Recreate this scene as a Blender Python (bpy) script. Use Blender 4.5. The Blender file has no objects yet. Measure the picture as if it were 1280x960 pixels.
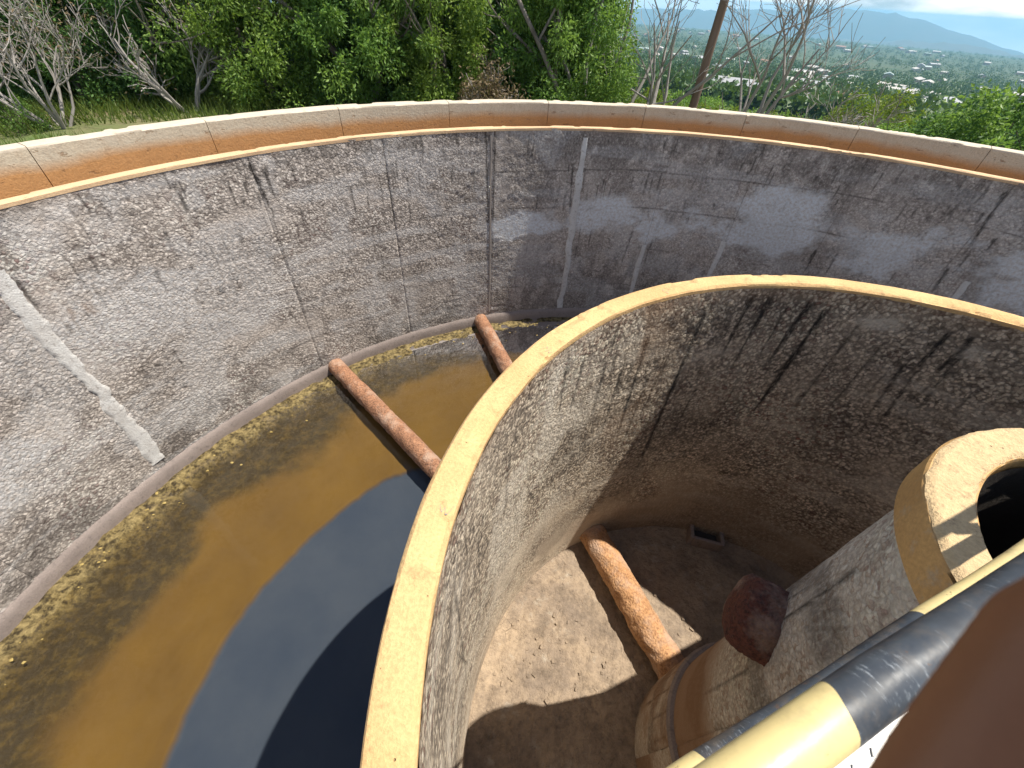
import bpy, bmesh, math, random
import numpy as np
from mathutils import Vector, Matrix
R_ = math.radians
scene = bpy.context.scene
rng = np.random.default_rng(7); random.seed(7)

# ------------------------------------------------------------------ camera
# tank centre = world origin, z = 0 is the ground beside the tank
CAM = Vector((-2.1866, -0.4598, 2.4))
PITCH, ROLL = 0.7614, 0.0657
_up = Vector((0, math.sin(PITCH), math.cos(PITCH)))
_fw = Vector((0, math.cos(PITCH), -math.sin(PITCH)))
_ri = math.cos(ROLL)*Vector((1, 0, 0)) + math.sin(ROLL)*_up
_ui = -math.sin(ROLL)*Vector((1, 0, 0)) + math.cos(ROLL)*_up
cd = bpy.data.cameras.new('camera'); cam = bpy.data.objects.new('camera', cd)
scene.collection.objects.link(cam)
CAMROT = Matrix((_ri, _ui, -_fw)).transposed()
cam.matrix_world = Matrix.Translation(CAM) @ CAMROT.to_4x4()
cd.sensor_width = 36; cd.lens = 36*518.97/1280
cd.clip_start = 0.01; cd.clip_end = 60000
cd.dof.use_dof = True; cd.dof.focus_distance = 6.0; cd.dof.aperture_fstop = 11
scene.camera = cam

# ------------------------------------------------------------------ sky, sun, exposure
SUN_AZ, SUN_EL = 13.0, 64.5            # azimuth from +X towards +Y
w = bpy.data.worlds.new('World'); scene.world = w; w.use_nodes = True
nt = w.node_tree; nt.nodes.clear()
def wn(t, **k):
    n = nt.nodes.new(t)
    for a, b in k.items(): setattr(n, a, b)
    return n
tc = wn('ShaderNodeTexCoord')
add = wn('ShaderNodeVectorMath', operation='ADD'); add.inputs[1].default_value = (0, 0, 0.07)   # horizon dips: the hill stands above the plain
nrm = wn('ShaderNodeVectorMath', operation='NORMALIZE')
sky = wn('ShaderNodeTexSky', sky_type='NISHITA'); sky.sun_disc = False
sky.sun_elevation = R_(SUN_EL); sky.sun_rotation = R_(90-SUN_AZ)
sky.air_density = 1.0; sky.dust_density = 0.6; sky.ozone_density = 2.0; sky.altitude = 900
mp = wn('ShaderNodeMapping'); mp.inputs['Scale'].default_value = (1.6, 1.6, 6.0); mp.inputs['Location'].default_value = (0.3, 0.2, 0.1)
cn = wn('ShaderNodeTexNoise'); cn.inputs['Scale'].default_value = 2.2; cn.inputs['Detail'].default_value = 8; cn.inputs['Roughness'].default_value = 0.58
cr = wn('ShaderNodeValToRGB'); cr.color_ramp.elements[0].position = 0.37; cr.color_ramp.elements[1].position = 0.58
mix = wn('ShaderNodeMixRGB'); mix.inputs[2].default_value = (13.5, 13.8, 14.0, 1)
bg = wn('ShaderNodeBackground'); bg.inputs[1].default_value = 0.075
wo = wn('ShaderNodeOutputWorld')
L = nt.links.new
L(tc.outputs['Generated'], add.inputs[0]); L(add.outputs[0], nrm.inputs[0]); L(nrm.outputs[0], sky.inputs[0])
L(tc.outputs['Generated'], mp.inputs[0]); L(mp.outputs[0], cn.inputs[0]); L(cn.outputs[0], cr.inputs[0])
sz_ = wn('ShaderNodeSeparateXYZ'); L(tc.outputs['Generated'], sz_.inputs[0])
lowc = wn('ShaderNodeMapRange'); lowc.inputs[1].default_value = 0.12; lowc.inputs[2].default_value = 0.62; lowc.inputs[3].default_value = 1.0; lowc.inputs[4].default_value = 0.12; L(sz_.outputs[2], lowc.inputs[0])
cm = wn('ShaderNodeMath', operation='MULTIPLY'); L(cr.outputs[0], cm.inputs[0]); L(lowc.outputs[0], cm.inputs[1])
L(cm.outputs[0], mix.inputs[0]); L(sky.outputs[0], mix.inputs[1]); L(mix.outputs[0], bg.inputs[0]); L(bg.outputs[0], wo.inputs[0])
sl = bpy.data.lights.new('sun', 'SUN'); sl.energy = 5.0; sl.angle = R_(0.53); sl.color = (1.0, 0.94, 0.83)
sun = bpy.data.objects.new('sun', sl); scene.collection.objects.link(sun)
sdir = Vector((math.cos(R_(SUN_EL))*math.cos(R_(SUN_AZ)), math.cos(R_(SUN_EL))*math.sin(R_(SUN_AZ)), math.sin(R_(SUN_EL))))
sun.rotation_euler = sdir.to_track_quat('Z', 'Y').to_euler(); sun.location = (0, 0, 30)
scene.view_settings.view_transform = 'Standard'; scene.view_settings.look = 'None'
scene.view_settings.exposure = 0.62; scene.view_settings.gamma = 1.0; scene.view_settings.use_curve_mapping = False
scene.cycles.max_bounces = 6; scene.cycles.transparent_max_bounces = 12; scene.cycles.volume_bounces = 1
scene.cycles.use_denoising = True
scene.cycles.caustics_reflective = False

# ------------------------------------------------------------------ helpers
col = scene.collection
def tag(o, label=None, cat=None, group=None, kind=None):
    if label: o['label'] = label
    if cat: o['category'] = cat
    if group: o['group'] = group
    if kind: o['kind'] = kind
    return o
def empty(name, loc, label, cat, group=None):
    o = bpy.data.objects.new(name, None); col.objects.link(o); o.location = loc; o.empty_display_size = 0.2
    return tag(o, label, cat, group)
def link(name, me, mat=None, parent=None, local=False):
    o = bpy.data.objects.new(name, me); col.objects.link(o)
    if mat and not me.materials: me.materials.append(mat)
    if parent:
        o.parent = parent
        if not local:
            p = parent; off = Vector(p.location)
            o.matrix_parent_inverse = Matrix.Translation(-off) if p.parent is None else Matrix.Identity(4)
    return o
def mesh(name, v, f, smooth=True, uv=None, attrs=None):
    """v (N,3), f (M,k) numpy arrays; uv per vertex; attrs dict name -> per-vertex float or colour"""
    v = np.asarray(v, np.float32); f = np.asarray(f, np.int32)
    me = bpy.data.meshes.new(name); k = f.shape[1]
    me.vertices.add(len(v)); me.vertices.foreach_set('co', v.ravel())
    me.loops.add(f.size); me.loops.foreach_set('vertex_index', f.ravel())
    me.polygons.add(len(f)); me.polygons.foreach_set('loop_start', np.arange(0, f.size, k, dtype=np.int32))
    me.polygons.foreach_set('loop_total', np.full(len(f), k, np.int32))
    me.polygons.foreach_set('use_smooth', np.full(len(f), smooth, bool))
    me.update(calc_edges=True)
    if uv is not None:
        l = me.uv_layers.new(name='UVMap'); l.data.foreach_set('uv', np.asarray(uv, np.float32)[f.ravel()].ravel())
    if attrs:
        for n_, a in attrs.items():
            a = np.asarray(a, np.float32)
            if a.ndim == 1: at = me.attributes.new(n_, 'FLOAT', 'POINT'); at.data.foreach_set('value', a)
            else: at = me.attributes.new(n_, 'FLOAT_COLOR', 'POINT'); at.data.foreach_set('color', np.c_[a, np.ones(len(a))].astype(np.float32).ravel())
    me.validate()
    return me
class MB:
    """collects quads/tris into one mesh"""
    def __init__(s): s.v = []; s.f = []
    def addv(s, vs): b = len(s.v); s.v += [tuple(x) for x in vs]; return b
    def box(s, c, size, M=None):
        hx, hy, hz = [x/2 for x in size]; c = Vector(c)
        P = [Vector((x, y, z)) for x in (-hx, hx) for y in (-hy, hy) for z in (-hz, hz)]
        if M is not None: P = [M @ q for q in P]
        b = s.addv([q+c for q in P])
        for q in ((0,1,3,2),(4,6,7,5),(0,4,5,1),(2,3,7,6),(0,2,6,4),(1,5,7,3)): s.f.append(tuple(b+i for i in q))
    def tube(s, pts, rad, n=10, cap=True):
        pts = [Vector(p) for p in pts]; rings = []
        t0 = (pts[1]-pts[0]).normalized()
        a = t0.orthogonal().normalized()
        for i, p in enumerate(pts):
            t = (pts[min(i+1, len(pts)-1)]-pts[max(i-1, 0)]).normalized()
            a = (a - t*a.dot(t)).normalized(); bb = t.cross(a)
            r = rad[i] if hasattr(rad, '__len__') else rad
            rings.append(s.addv([p + (a*math.cos(2*math.pi*j/n)+bb*math.sin(2*math.pi*j/n))*r for j in range(n)]))
        for i in range(len(rings)-1):
            for j in range(n):
                k = (j+1) % n; s.f.append((rings[i]+j, rings[i]+k, rings[i+1]+k, rings[i+1]+j))
        if cap:
            s.f.append(tuple(rings[0]+j for j in reversed(range(n)))); s.f.append(tuple(rings[-1]+j for j in range(n)))
    def lathe(s, prof, n=96, th0=0.0, th1=2*math.pi, closed=False):
        """prof list of (r,z); full turn if th1-th0==2pi"""
        full = abs(th1-th0-2*math.pi) < 1e-6; m = n if full else n+1
        base = []
        for (r, z) in prof:
            base.append(s.addv([(r*math.cos(th0+(th1-th0)*j/n), r*math.sin(th0+(th1-th0)*j/n), z) for j in range(m)]))
        P = len(prof)
        for i in range(P if closed else P-1):
            a, b = base[i], base[(i+1) % P]
            for j in range(n):
                k = (j+1) % m
                s.f.append((a+j, a+k, b+k, b+j))
        if closed and not full:
            s.f.append(tuple(x for x in base)); s.f.append(tuple(x+m-1 for x in reversed(base)))
    def me(s, name, smooth=False):
        me = bpy.data.meshes.new(name); me.from_pydata(s.v, [], s.f); me.validate(); me.update()
        bm = bmesh.new(); bm.from_mesh(me); bmesh.ops.recalc_face_normals(bm, faces=bm.faces); bm.to_mesh(me); bm.free()
        if smooth:
            me.polygons.foreach_set('use_smooth', np.ones(len(me.polygons), bool))
            me.set_sharp_from_angle(angle=R_(40))
        return me
    def build(s, name, mat, parent=None, smooth=False, local=False): return link(name, s.me(name, smooth), mat, parent, local)

# value noise in numpy
def hsh(i, j, s):
    n = (i*374761393 + j*668265263 + s*974634611) & 0x7fffffff
    n = ((n ^ (n >> 13))*1274126177) & 0x7fffffff
    return ((n ^ (n >> 16)) & 0xffff)/65535.0
def vnoise(x, y, s=0):
    x = np.asarray(x, float); y = np.asarray(y, float)
    i = np.floor(x).astype(np.int64); j = np.floor(y).astype(np.int64); fx = x-i; fy = y-j
    fx = fx*fx*(3-2*fx); fy = fy*fy*(3-2*fy)
    a = hsh(i, j, s); b = hsh(i+1, j, s); c = hsh(i, j+1, s); d = hsh(i+1, j+1, s)
    return (a*(1-fx)+b*fx)*(1-fy)+(c*(1-fx)+d*fx)*fy
def fbm(x, y, s=0, o=4, g=.5):
    t = 0; a = 1; n = 0
    for k in range(o): t = t+a*vnoise(x*2**k, y*2**k, s+k*17); n += a; a *= g
    return t/n
def sstep(a, b, x): t = np.clip((x-a)/(b-a), 0, 1); return t*t*(3-2*t)

# ------------------------------------------------------------------ materials
def material(name):
    m = bpy.data.materials.new(name); m.use_nodes = True; n = m.node_tree; n.nodes.clear()
    o = n.nodes.new('ShaderNodeOutputMaterial'); b = n.nodes.new('ShaderNodeBsdfPrincipled'); n.links.new(b.outputs[0], o.inputs[0])
    return m, n, b, o
class G:
    """tiny node graph helper"""
    def __init__(s, name): s.m, s.t, s.b, s.o = material(name)
    def n(s, t, **k):
        x = s.t.nodes.new(t)
        for a, v in k.items():
            if a.startswith('i_'):
                key = a[2:]; key = int(key) if key.isdigit() else key.replace('_', ' ')
                if isinstance(v, bpy.types.NodeSocket): s.t.links.new(v, x.inputs[key])
                else: x.inputs[key].default_value = v
            else: setattr(x, a, v)
        return x
    def noise(s, vec, scale, detail=4, rough=.55, dist=0):
        return s.n('ShaderNodeTexNoise', i_Vector=vec, i_Scale=scale, i_Detail=detail, i_Roughness=rough, i_Distortion=dist).outputs[0]
    def vor(s, vec, scale, feature='F1', out=0):
        return s.n('ShaderNodeTexVoronoi', feature=feature, i_Vector=vec, i_Scale=scale).outputs[out]
    def map(s, vec, sc): return s.n('ShaderNodeMapping', i_Vector=vec, i_Scale=sc).outputs[0]
    def ramp(s, v, *st):
        r = s.n('ShaderNodeValToRGB', i_Fac=v); e = r.color_ramp.elements
        while len(e) < len(st): e.new(.5)
        for k, (p, c) in enumerate(st):
            e[k].position = p; e[k].color = (c, c, c, 1) if not hasattr(c, '__len__') else (*c, 1)
        return r.outputs[0]
    def math(s, op, a, b=0.5, clamp=False): return s.n('ShaderNodeMath', operation=op, use_clamp=clamp, i_0=a, i_1=b).outputs[0]
    def mixc(s, f, a, b, mode='MIX'):
        c = lambda x: (*x, 1) if isinstance(x, tuple) and len(x) == 3 else x
        return s.n('ShaderNodeMixRGB', blend_type=mode, i_Fac=f, i_Color1=c(a), i_Color2=c(b)).outputs[0]
    def attr(s, n, o='Fac'): return s.n('ShaderNodeAttribute', attribute_name=n).outputs[o]
    def uv(s): return s.n('ShaderNodeTexCoord').outputs['UV']
    def obj(s): return s.n('ShaderNodeTexCoord').outputs['Object']
    def gen(s): return s.n('ShaderNodeTexCoord').outputs['Generated']
    def bump(s, h, strength=.5, dist=.01, nrm=None):
        k = dict(i_Strength=strength, i_Distance=dist, i_Height=h)
        if nrm is not None: k['i_Normal'] = nrm
        return s.n('ShaderNodeBump', **k).outputs[0]
    def set(s, color=None, rough=None, normal=None, **k):
        for key, v in dict({'Base Color': color, 'Roughness': rough, 'Normal': normal}, **k).items():
            if v is None: continue
            if isinstance(v, bpy.types.NodeSocket): s.t.links.new(v, s.b.inputs[key])
            else: s.b.inputs[key].default_value = (*v, 1) if isinstance(v, tuple) and len(v) == 3 and 'Color' in key else v
        return s.m

def wall_material(name, light, mid, dark, palec, pit=.55, pebble=32.0, bumpd=.011, speck=.9):
    """rough-cast concrete in metres (UV = arc length, height); stain / pale / smooth come from vertex attributes"""
    g = G(name); uv = g.uv()
    big = g.ramp(g.noise(uv, .9, 6, .6), (.3, 0), (.7, 1))
    c = g.mixc(big, mid, light)
    sm = g.attr('smoothness')
    # lumps of cast aggregate
    wob = g.n('ShaderNodeVectorMath', operation='ADD', i_0=uv).outputs[0].node
    nz = g.n('ShaderNodeTexNoise', i_Vector=uv, i_Scale=18.0, i_Detail=2.0).outputs[1]
    sc = g.n('ShaderNodeVectorMath', operation='SCALE', i_0=nz, i_Scale=.05).outputs[0]
    g.t.links.new(sc, wob.inputs[1]); wuv = wob.outputs[0]
    vn = g.n('ShaderNodeTexVoronoi', i_Vector=wuv, i_Scale=pebble); pv = vn.outputs[0]
    cell = g.n('ShaderNodeSeparateXYZ', i_0=vn.outputs[1]).outputs[0]
    rough_ = g.math('SUBTRACT', 1.0, sm)
    patch = g.ramp(g.noise(uv, 2.3, 4, .6), (.30, .55), (.60, 1))
    amt = g.math('MULTIPLY', rough_, patch)
    c = g.mixc(g.math('MULTIPLY', amt, speck), c, g.ramp(cell, (.0, .10), (.25, .42), (.7, .58), (1.0, .88)), 'OVERLAY')
    pits = g.ramp(g.math('ADD', pv, g.math('MULTIPLY', g.math('SUBTRACT', g.noise(wuv, pebble*.9, 3, .6), .5), .8)), (.36, 1), (.62, 0))
    pitf = g.math('MULTIPLY', g.math('MULTIPLY', g.math('SUBTRACT', 1.0, pits), amt), pit)
    fine = g.noise(uv, 95, 3, .6)
    c = g.mixc(.35, c, g.ramp(fine, (.3, .25), (.7, .95)), 'OVERLAY')
    c = g.mixc(pitf, c, dark)
    wet = g.ramp(g.noise(g.map(uv, (2.2, .35, 1)), 3, 6, .65), (.55, 0), (.80, .35))
    c = g.mixc(wet, c, dark)
    brk = g.ramp(g.noise(uv, 22, 4, .7), (.3, 0), (.6, 1))
    c = g.mixc(g.math('MULTIPLY', g.attr('pale'), brk), c, palec)
    st = g.math('MULTIPLY', g.attr('stain'), g.ramp(g.noise(g.map(uv, (1, .3, 1)), 40, 3, .7), (.3, .45), (.55, 1)))
    c = g.mixc(st, c, tuple(x*.28 for x in dark))
    c = g.mixc(g.attr('rust'), c, (.20, .095, .035))
    h = g.math('ADD', g.math('MULTIPLY', pv, -.35), g.math('ADD', g.math('MULTIPLY', pits, .35), g.math('MULTIPLY', g.noise(uv, 55, 4, .75), 1.3)))
    h = g.math('ADD', g.math('MULTIPLY', h, g.math('SUBTRACT', 1.05, sm)), g.math('MULTIPLY', fine, .22))
    return g.set(c, .92, g.bump(h, 1.0, bumpd))
M = {}
M['outer'] = wall_material('rough concrete outer wall', (.56, .495, .445), (.44, .38, .335), (.085, .066, .056), (.70, .73, .765), pit=.62)
M['ring'] = wall_material('rough concrete ring wall', (.60, .50, .385), (.43, .345, .26), (.05, .037, .03), (.68, .62, .53), pit=.72, pebble=36, bumpd=.011, speck=1.0)
M['shaft'] = wall_material('rough concrete column', (.66, .59, .50), (.54, .47, .385), (.075, .06, .048), (.68, .64, .57), pit=.5, pebble=42)

def plain_concrete(name, c1, c2, c3, sc=1.5, rough=.85, speck=.35, bd=.004):
    g = G(name); v = g.obj()
    c = g.mixc(g.ramp(g.noise(v, sc, 6, .62), (.32, 0), (.68, 1)), c1, c2)
    c = g.mixc(g.ramp(g.noise(v, sc*5, 6, .7), (.55, 0), (.72, speck)), c, c3)
    fine = g.noise(v, 70, 4, .65)
    pits = g.ramp(g.vor(v, 22), (.03, 1), (.09, 0))
    pits = g.math('MULTIPLY', pits, g.ramp(g.noise(v, 6), (.5, 0), (.6, 1)))
    c = g.mixc(.3, c, g.ramp(fine, (.3, .3), (.7, .85)), 'OVERLAY')
    c = g.mixc(g.math('MULTIPLY', pits, .7), c, c3)
    h = g.math('SUBTRACT', g.math('ADD', fine, g.noise(v, 9, 4)), g.math('MULTIPLY', pits, 1.5))
    return g.set(c, rough, g.bump(h, .9, bd))
M['coping'] = plain_concrete('sun bleached ochre coping', (.50, .31, .135), (.60, .395, .185), (.28, .175, .085), 2.2, .85, .7, .006)
M['strip'] = plain_concrete('pale joint mortar', (.68, .67, .65), (.54, .51, .48), (.22, .18, .16), 4, .9, .85, .008)
M['skirt'] = plain_concrete('smooth damp skirting', (.27, .222, .20), (.21, .172, .156), (.11, .09, .082), 3, .8, .8, .006)
M['weir'] = plain_concrete('weir lip concrete', (.64, .44, .26), (.52, .34, .20), (.32, .21, .13), 2)
M['launder'] = plain_concrete('launder floor', (.36, .22, .11), (.30, .18, .09), (.2, .12, .06), 2)
M['cap'] = plain_concrete('column cap ochre', (.50, .30, .11), (.40, .235, .09), (.33, .30, .25), 3.2, .6, .5)
M['captop'] = plain_concrete('column cap top', (.58, .42, .23), (.50, .36, .20), (.24, .17, .10), 5, .9, .85, .012)
M['dark'] = plain_concrete('shade dark hollow', (.05, .04, .035), (.035, .03, .025), (.02, .018, .015), 3, .6)  # near-black colour stands for the shade inside the hollow column
M['holes'] = plain_concrete('hole shade', (.012, .009, .007), (.01, .008, .006), (.01, .008, .006), 3, .9)

# parapet face: ochre water stain below, grey lime render above (attribute 'level' 0..1 up the face)
g = G('stained parapet render'); v = g.obj(); lv = g.math('DIVIDE', g.math('SUBTRACT', g.n('ShaderNodeSeparateXYZ', i_0=v).outputs[2], .60), .385)
edge = g.math('ADD', lv, g.math('MULTIPLY', g.math('SUBTRACT', g.noise(v, 1.1, 6, .6), .5), .5))
och = g.mixc(g.noise(v, 3, 5, .6), (.50, .255, .095), (.41, .22, .09))
gre = g.mixc(g.noise(v, 2.5, 5, .6), (.54, .46, .34), (.46, .41, .33))
c = g.mixc(g.ramp(edge, (.42, 0), (.72, 1)), och, gre)
drip = g.ramp(g.noise(g.map(v, (1, 1, .3)), 9, 6, .75), (.50, 0), (.9, .5)); c = g.mixc(drip, c, (.26, .14, .06))
flk = g.ramp(g.noise(g.map(v, (1, 1, 2.6)), 5, 5, .75), (.62, 0), (.66, 1)); c = g.mixc(g.math('MULTIPLY', flk, .6), c, (.24, .13, .06))
c = g.mixc(.3, c, g.ramp(g.noise(v, 60, 4), (.3, .3), (.7, .8)), 'OVERLAY')
c = g.mixc(g.ramp(lv, (.955, 0), (.985, 1)), c, g.mixc(g.noise(v, 8, 4), (.60, .53, .43), (.46, .39, .30)))
M['parapet'] = g.set(c, .85, g.bump(g.math('ADD', g.noise(v, 30, 5, .65), g.math('MULTIPLY', flk, -.8)), .8, .008))

# rusty pipe
def rust(name, a, b, d, sc=1, bd=.012):
    g = G(name); v = g.obj()
    n1 = g.noise(v, 7*sc, 6, .65); n2 = g.noise(v, 38*sc, 5, .7)
    c = g.mixc(g.ramp(n1, (.35, 0), (.65, 1)), a, b)
    c = g.mixc(g.ramp(n2, (.46, 0), (.64, .9)), c, d)
    pale = g.ramp(g.noise(v, 3.3*sc, 5, .6), (.50, 0), (.66, .7)); c = g.mixc(pale, c, (.46, .33, .25))
    h = g.math('ADD', g.math('MULTIPLY', n1, .8), g.math('ADD', n2, g.math('MULTIPLY', g.vor(v, 42*sc), -.7)))
    return g.set(c, .9, g.bump(h, 1.0, bd))
M['rust'] = rust('flaking rust', (.40, .20, .11), (.27, .13, .07), (.095, .045, .028))
M['rust_pale'] = rust('orange dusty rust', (.56, .315, .155), (.43, .225, .10), (.24, .115, .055))
M['rust_dark'] = rust('dark scaling rust', (.19, .062, .038), (.12, .040, .028), (.05, .022, .018), 1.3, .02)

# tank bed: silt, algae and the water's sky reflection painted blue-grey (attributes)
g = G('silt and algae bed'); v = g.obj(); al = g.attr('algae'); darkish = g.attr('darkish')
silt = g.mixc(g.ramp(g.noise(v, .8, 5, .6), (.3, 0), (.7, 1)), (.135, .075, .010), (.085, .045, .006))
n1 = g.noise(v, 7, 7, .72)
mat_ = g.mixc(g.ramp(n1, (.47, 0), (.74, 1)), (.030, .019, .004), (.11, .070, .012))
n3 = g.math('MULTIPLY', g.ramp(g.noise(v, 14, 6, .72), (.40, 0), (.66, 1)), g.attr('crust'))
mat_ = g.mixc(n3, mat_, (.30, .23, .10))
c = g.mixc(al, silt, mat_)
spot = g.ramp(g.noise(v, 9, 5, .7), (.68, 0), (.74, .6)); c = g.mixc(g.math('MULTIPLY', spot, al), c, (.30, .22, .07))
sky_tint = g.mixc(g.ramp(g.noise(v, .9, 6, .65), (.35, 0), (.65, 1)), (.024, .037, .068), (.037, .050, .080))  # blue-grey of the sky's reflection, painted into the bed colour
c = g.mixc(darkish, c, sky_tint)
M['bed'] = g.set(c, .95, g.bump(g.math('MULTIPLY', n1, g.math('ADD', al, .08)), .9, .05))

# still murky water: tinted, see-through, Fresnel reflection of the sky
g = G('still brown water'); g.t.nodes.remove(g.b); v = g.obj()
nb = g.bump(g.noise(v, 5.0, 4, .55), .16, .01)
tr = g.n('ShaderNodeBsdfTransparent', i_Color=(.93, .91, .84, 1)); gl = g.n('ShaderNodeBsdfGlossy', i_Roughness=.015, i_Normal=nb, i_Color=(1, 1, 1, 1))
fr = g.n('ShaderNodeFresnel', i_IOR=1.29, i_Normal=nb)
ms = g.n('ShaderNodeMixShader', i_0=fr.outputs[0], i_1=tr.outputs[0], i_2=gl.outputs[0]); g.t.links.new(ms.outputs[0], g.o.inputs[0])
M['water'] = g.m

# ring floor: dried cracked silt
g = G('dried silt floor'); v = g.obj()
n1 = g.noise(v, 2.2, 7, .7); n2 = g.noise(v, 16, 6, .72)
c = g.mixc(g.ramp(g.noise(v, 1.3, 7, .7), (.36, 0), (.62, 1)), (.27, .21, .16), (.47, .355, .245))
c = g.mixc(g.ramp(n2, (.46, 0), (.70, .6)), c, (.15, .115, .085))
c = g.mixc(g.ramp(g.noise(v, 5, 6, .7), (.58, 0), (.70, .6)), c, (.50, .44, .36))
c = g.mixc(g.ramp(g.noise(v, 3.4, 7, .75), (.50, 0), (.66, .7)), c, (.15, .115, .085))
ck = g.ramp(g.vor(g.map(v, (1, 1, .2)), 9, 'DISTANCE_TO_EDGE'), (0.0, 0), (.05, 1))
ckf = g.math('MULTIPLY', g.math('SUBTRACT', 1.0, ck), g.ramp(g.noise(v, 1.4), (.55, 0), (.7, .22)))
c = g.mixc(ckf, c, (.16, .12, .09))
M['silt'] = g.set(c, .95, g.bump(g.math('ADD', n1, g.math('SUBTRACT', g.math('MULTIPLY', n2, .8), ckf)), 1.0, .05))

def paint_bands(name, t0, length, yfirst):
    """black / cream-yellow painted steel; bands along local X"""
    g = G(name); v = g.obj(); x = g.n('ShaderNodeSeparateXYZ', i_0=v).outputs[0]
    wob = g.math('MULTIPLY', g.math('SUBTRACT', g.noise(v, 14, 2), .5), .035)
    u = g.math('DIVIDE', g.math('SUBTRACT', g.math('ADD', x, wob), t0), 2*length)
    fr = g.math('FRACT', u, 0); s = g.math('GREATER_THAN', fr, .5)
    if yfirst: s = g.math('SUBTRACT', 1.0, s)
    yel = g.mixc(g.noise(v, 12, 5, .6), (.68, .55, .26), (.58, .46, .21))
    scr = g.noise(g.map(v, (60, 12, 12)), 5.5, 4, .7)
    blk = g.mixc(g.ramp(g.noise(v, 9, 5, .65), (.4, 0), (.7, 1)), (.020, .025, .034), (.060, .070, .085))  # blue-grey smudges paint the sky's sheen into the black
    blk = g.mixc(g.math('MULTIPLY', g.ramp(scr, (.56, 0), (.64, .7)), g.ramp(g.noise(v, 15, 5, .7), (.50, 0), (.64, 1))), blk, (.42, .46, .50))
    c = g.mixc(s, blk, yel)
    grime = g.ramp(g.noise(v, 16, 6, .75), (.48, 0), (.75, .5)); c = g.mixc(grime, c, (.17, .13, .09))
    chip = g.ramp(g.noise(v, 45, 5, .75), (.64, 0), (.67, 1)); c = g.mixc(g.math('MULTIPLY', chip, .7), c, (.10, .06, .04))
    return g.set(c, g.ramp(g.noise(v, 26, 5), (.3, .32), (.7, .6)), g.bump(g.noise(v, 22, 4), .35, .004))
M['rail_main'] = paint_bands('striped rail paint main', -1.925, .48, False)
M['rail_mid'] = paint_bands('striped rail paint middle', -1.86, .50, False)
g = G('worn galvanised deck'); v = g.obj()
M['deck'] = g.set(g.mixc(g.ramp(g.noise(v, 6, 6, .65), (.35, 0), (.7, 1)), (.62, .62, .60), (.46, .45, .43)), .45, g.bump(g.noise(v, 40, 4), .3, .003), Metallic=.25)
g = G('dark worn tread'); M['tread'] = g.set(g.mixc(g.noise(g.obj(), 30, 4), (.16, .155, .15), (.30, .29, .28)), .55)
g = G('grey machine paint'); M['machine'] = g.set(g.mixc(g.noise(g.obj(), 6, 5), (.13, .17, .16), (.18, .22, .20)), .5)
g = G('skin'); v = g.obj()
M['skin'] = g.set(g.mixc(g.noise(v, 40, 4), (.175, .066, .026), (.235, .092, .036)), .5, g.bump(g.noise(v, 240, 3), .25, .001), **{'Subsurface Weight': .08, 'Subsurface Radius': (.008, .003, .002), 'Subsurface Scale': .5})
g = G('nail'); M['nail'] = g.set((.36, .2, .15), .3)

# vegetation
def leafmat(name, a, b, rough=.5, trans=.45):
    g = G(name); t = g.attr('tint')
    c = g.mixc(t, a, b); g.set(c, rough, **{'Specular IOR Level': .35})
    tl = g.n('ShaderNodeBsdfTranslucent', i_Color=g.mixc(.35, c, (.22, .34, .03)))
    ms = g.n('ShaderNodeMixShader', i_0=trans, i_1=g.b.outputs[0], i_2=tl.outputs[0]); g.t.links.new(ms.outputs[0], g.o.inputs[0])
    return g.m
M['leaf_a'] = leafmat('deep green leaves', (.04, .115, .032), (.15, .29, .075))
M['leaf_b'] = leafmat('fresh green leaves', (.07, .175, .035), (.28, .43, .085))
M['leaf_e'] = leafmat('light green leaves', (.08, .17, .03), (.30, .42, .075))  # light, slightly yellowish green leaf tint
M['leaf_c'] = leafmat('yellow green leaves', (.085, .14, .016), (.24, .30, .04))
M['leaf_d'] = leafmat('dry brown leaves', (.11, .075, .04), (.25, .18, .10), trans=.2)
M['leaf_far'] = leafmat('valley foliage', (.030, .075, .020), (.085, .15, .035), trans=.2)
M['grass'] = leafmat('grass blades', (.07, .13, .022), (.21, .26, .06))
g = G('grey bark'); v = g.obj()
M['bark'] = g.set(g.mixc(g.ramp(g.noise(g.map(v, (1, 1, .3)), 9, 6, .7), (.35, 0), (.68, 1)), (.10, .082, .066), (.28, .25, .215)), .9, g.bump(g.noise(v, 22, 5), .8, .02))
g = G('pale grey twigs'); v = g.obj()
M['twig'] = g.set(g.mixc(g.noise(v, 5, 5), (.20, .18, .165), (.40, .37, .345)), .85)
g = G('brown pole wood'); v = g.obj()
M['pole'] = g.set(g.mixc(g.noise(g.map(v, (1, 1, .08)), 12, 6), (.13, .085, .06), (.24, .17, .125)), .85, g.bump(g.noise(g.map(v, (1, 1, .06)), 20, 5), .6, .01))

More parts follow.
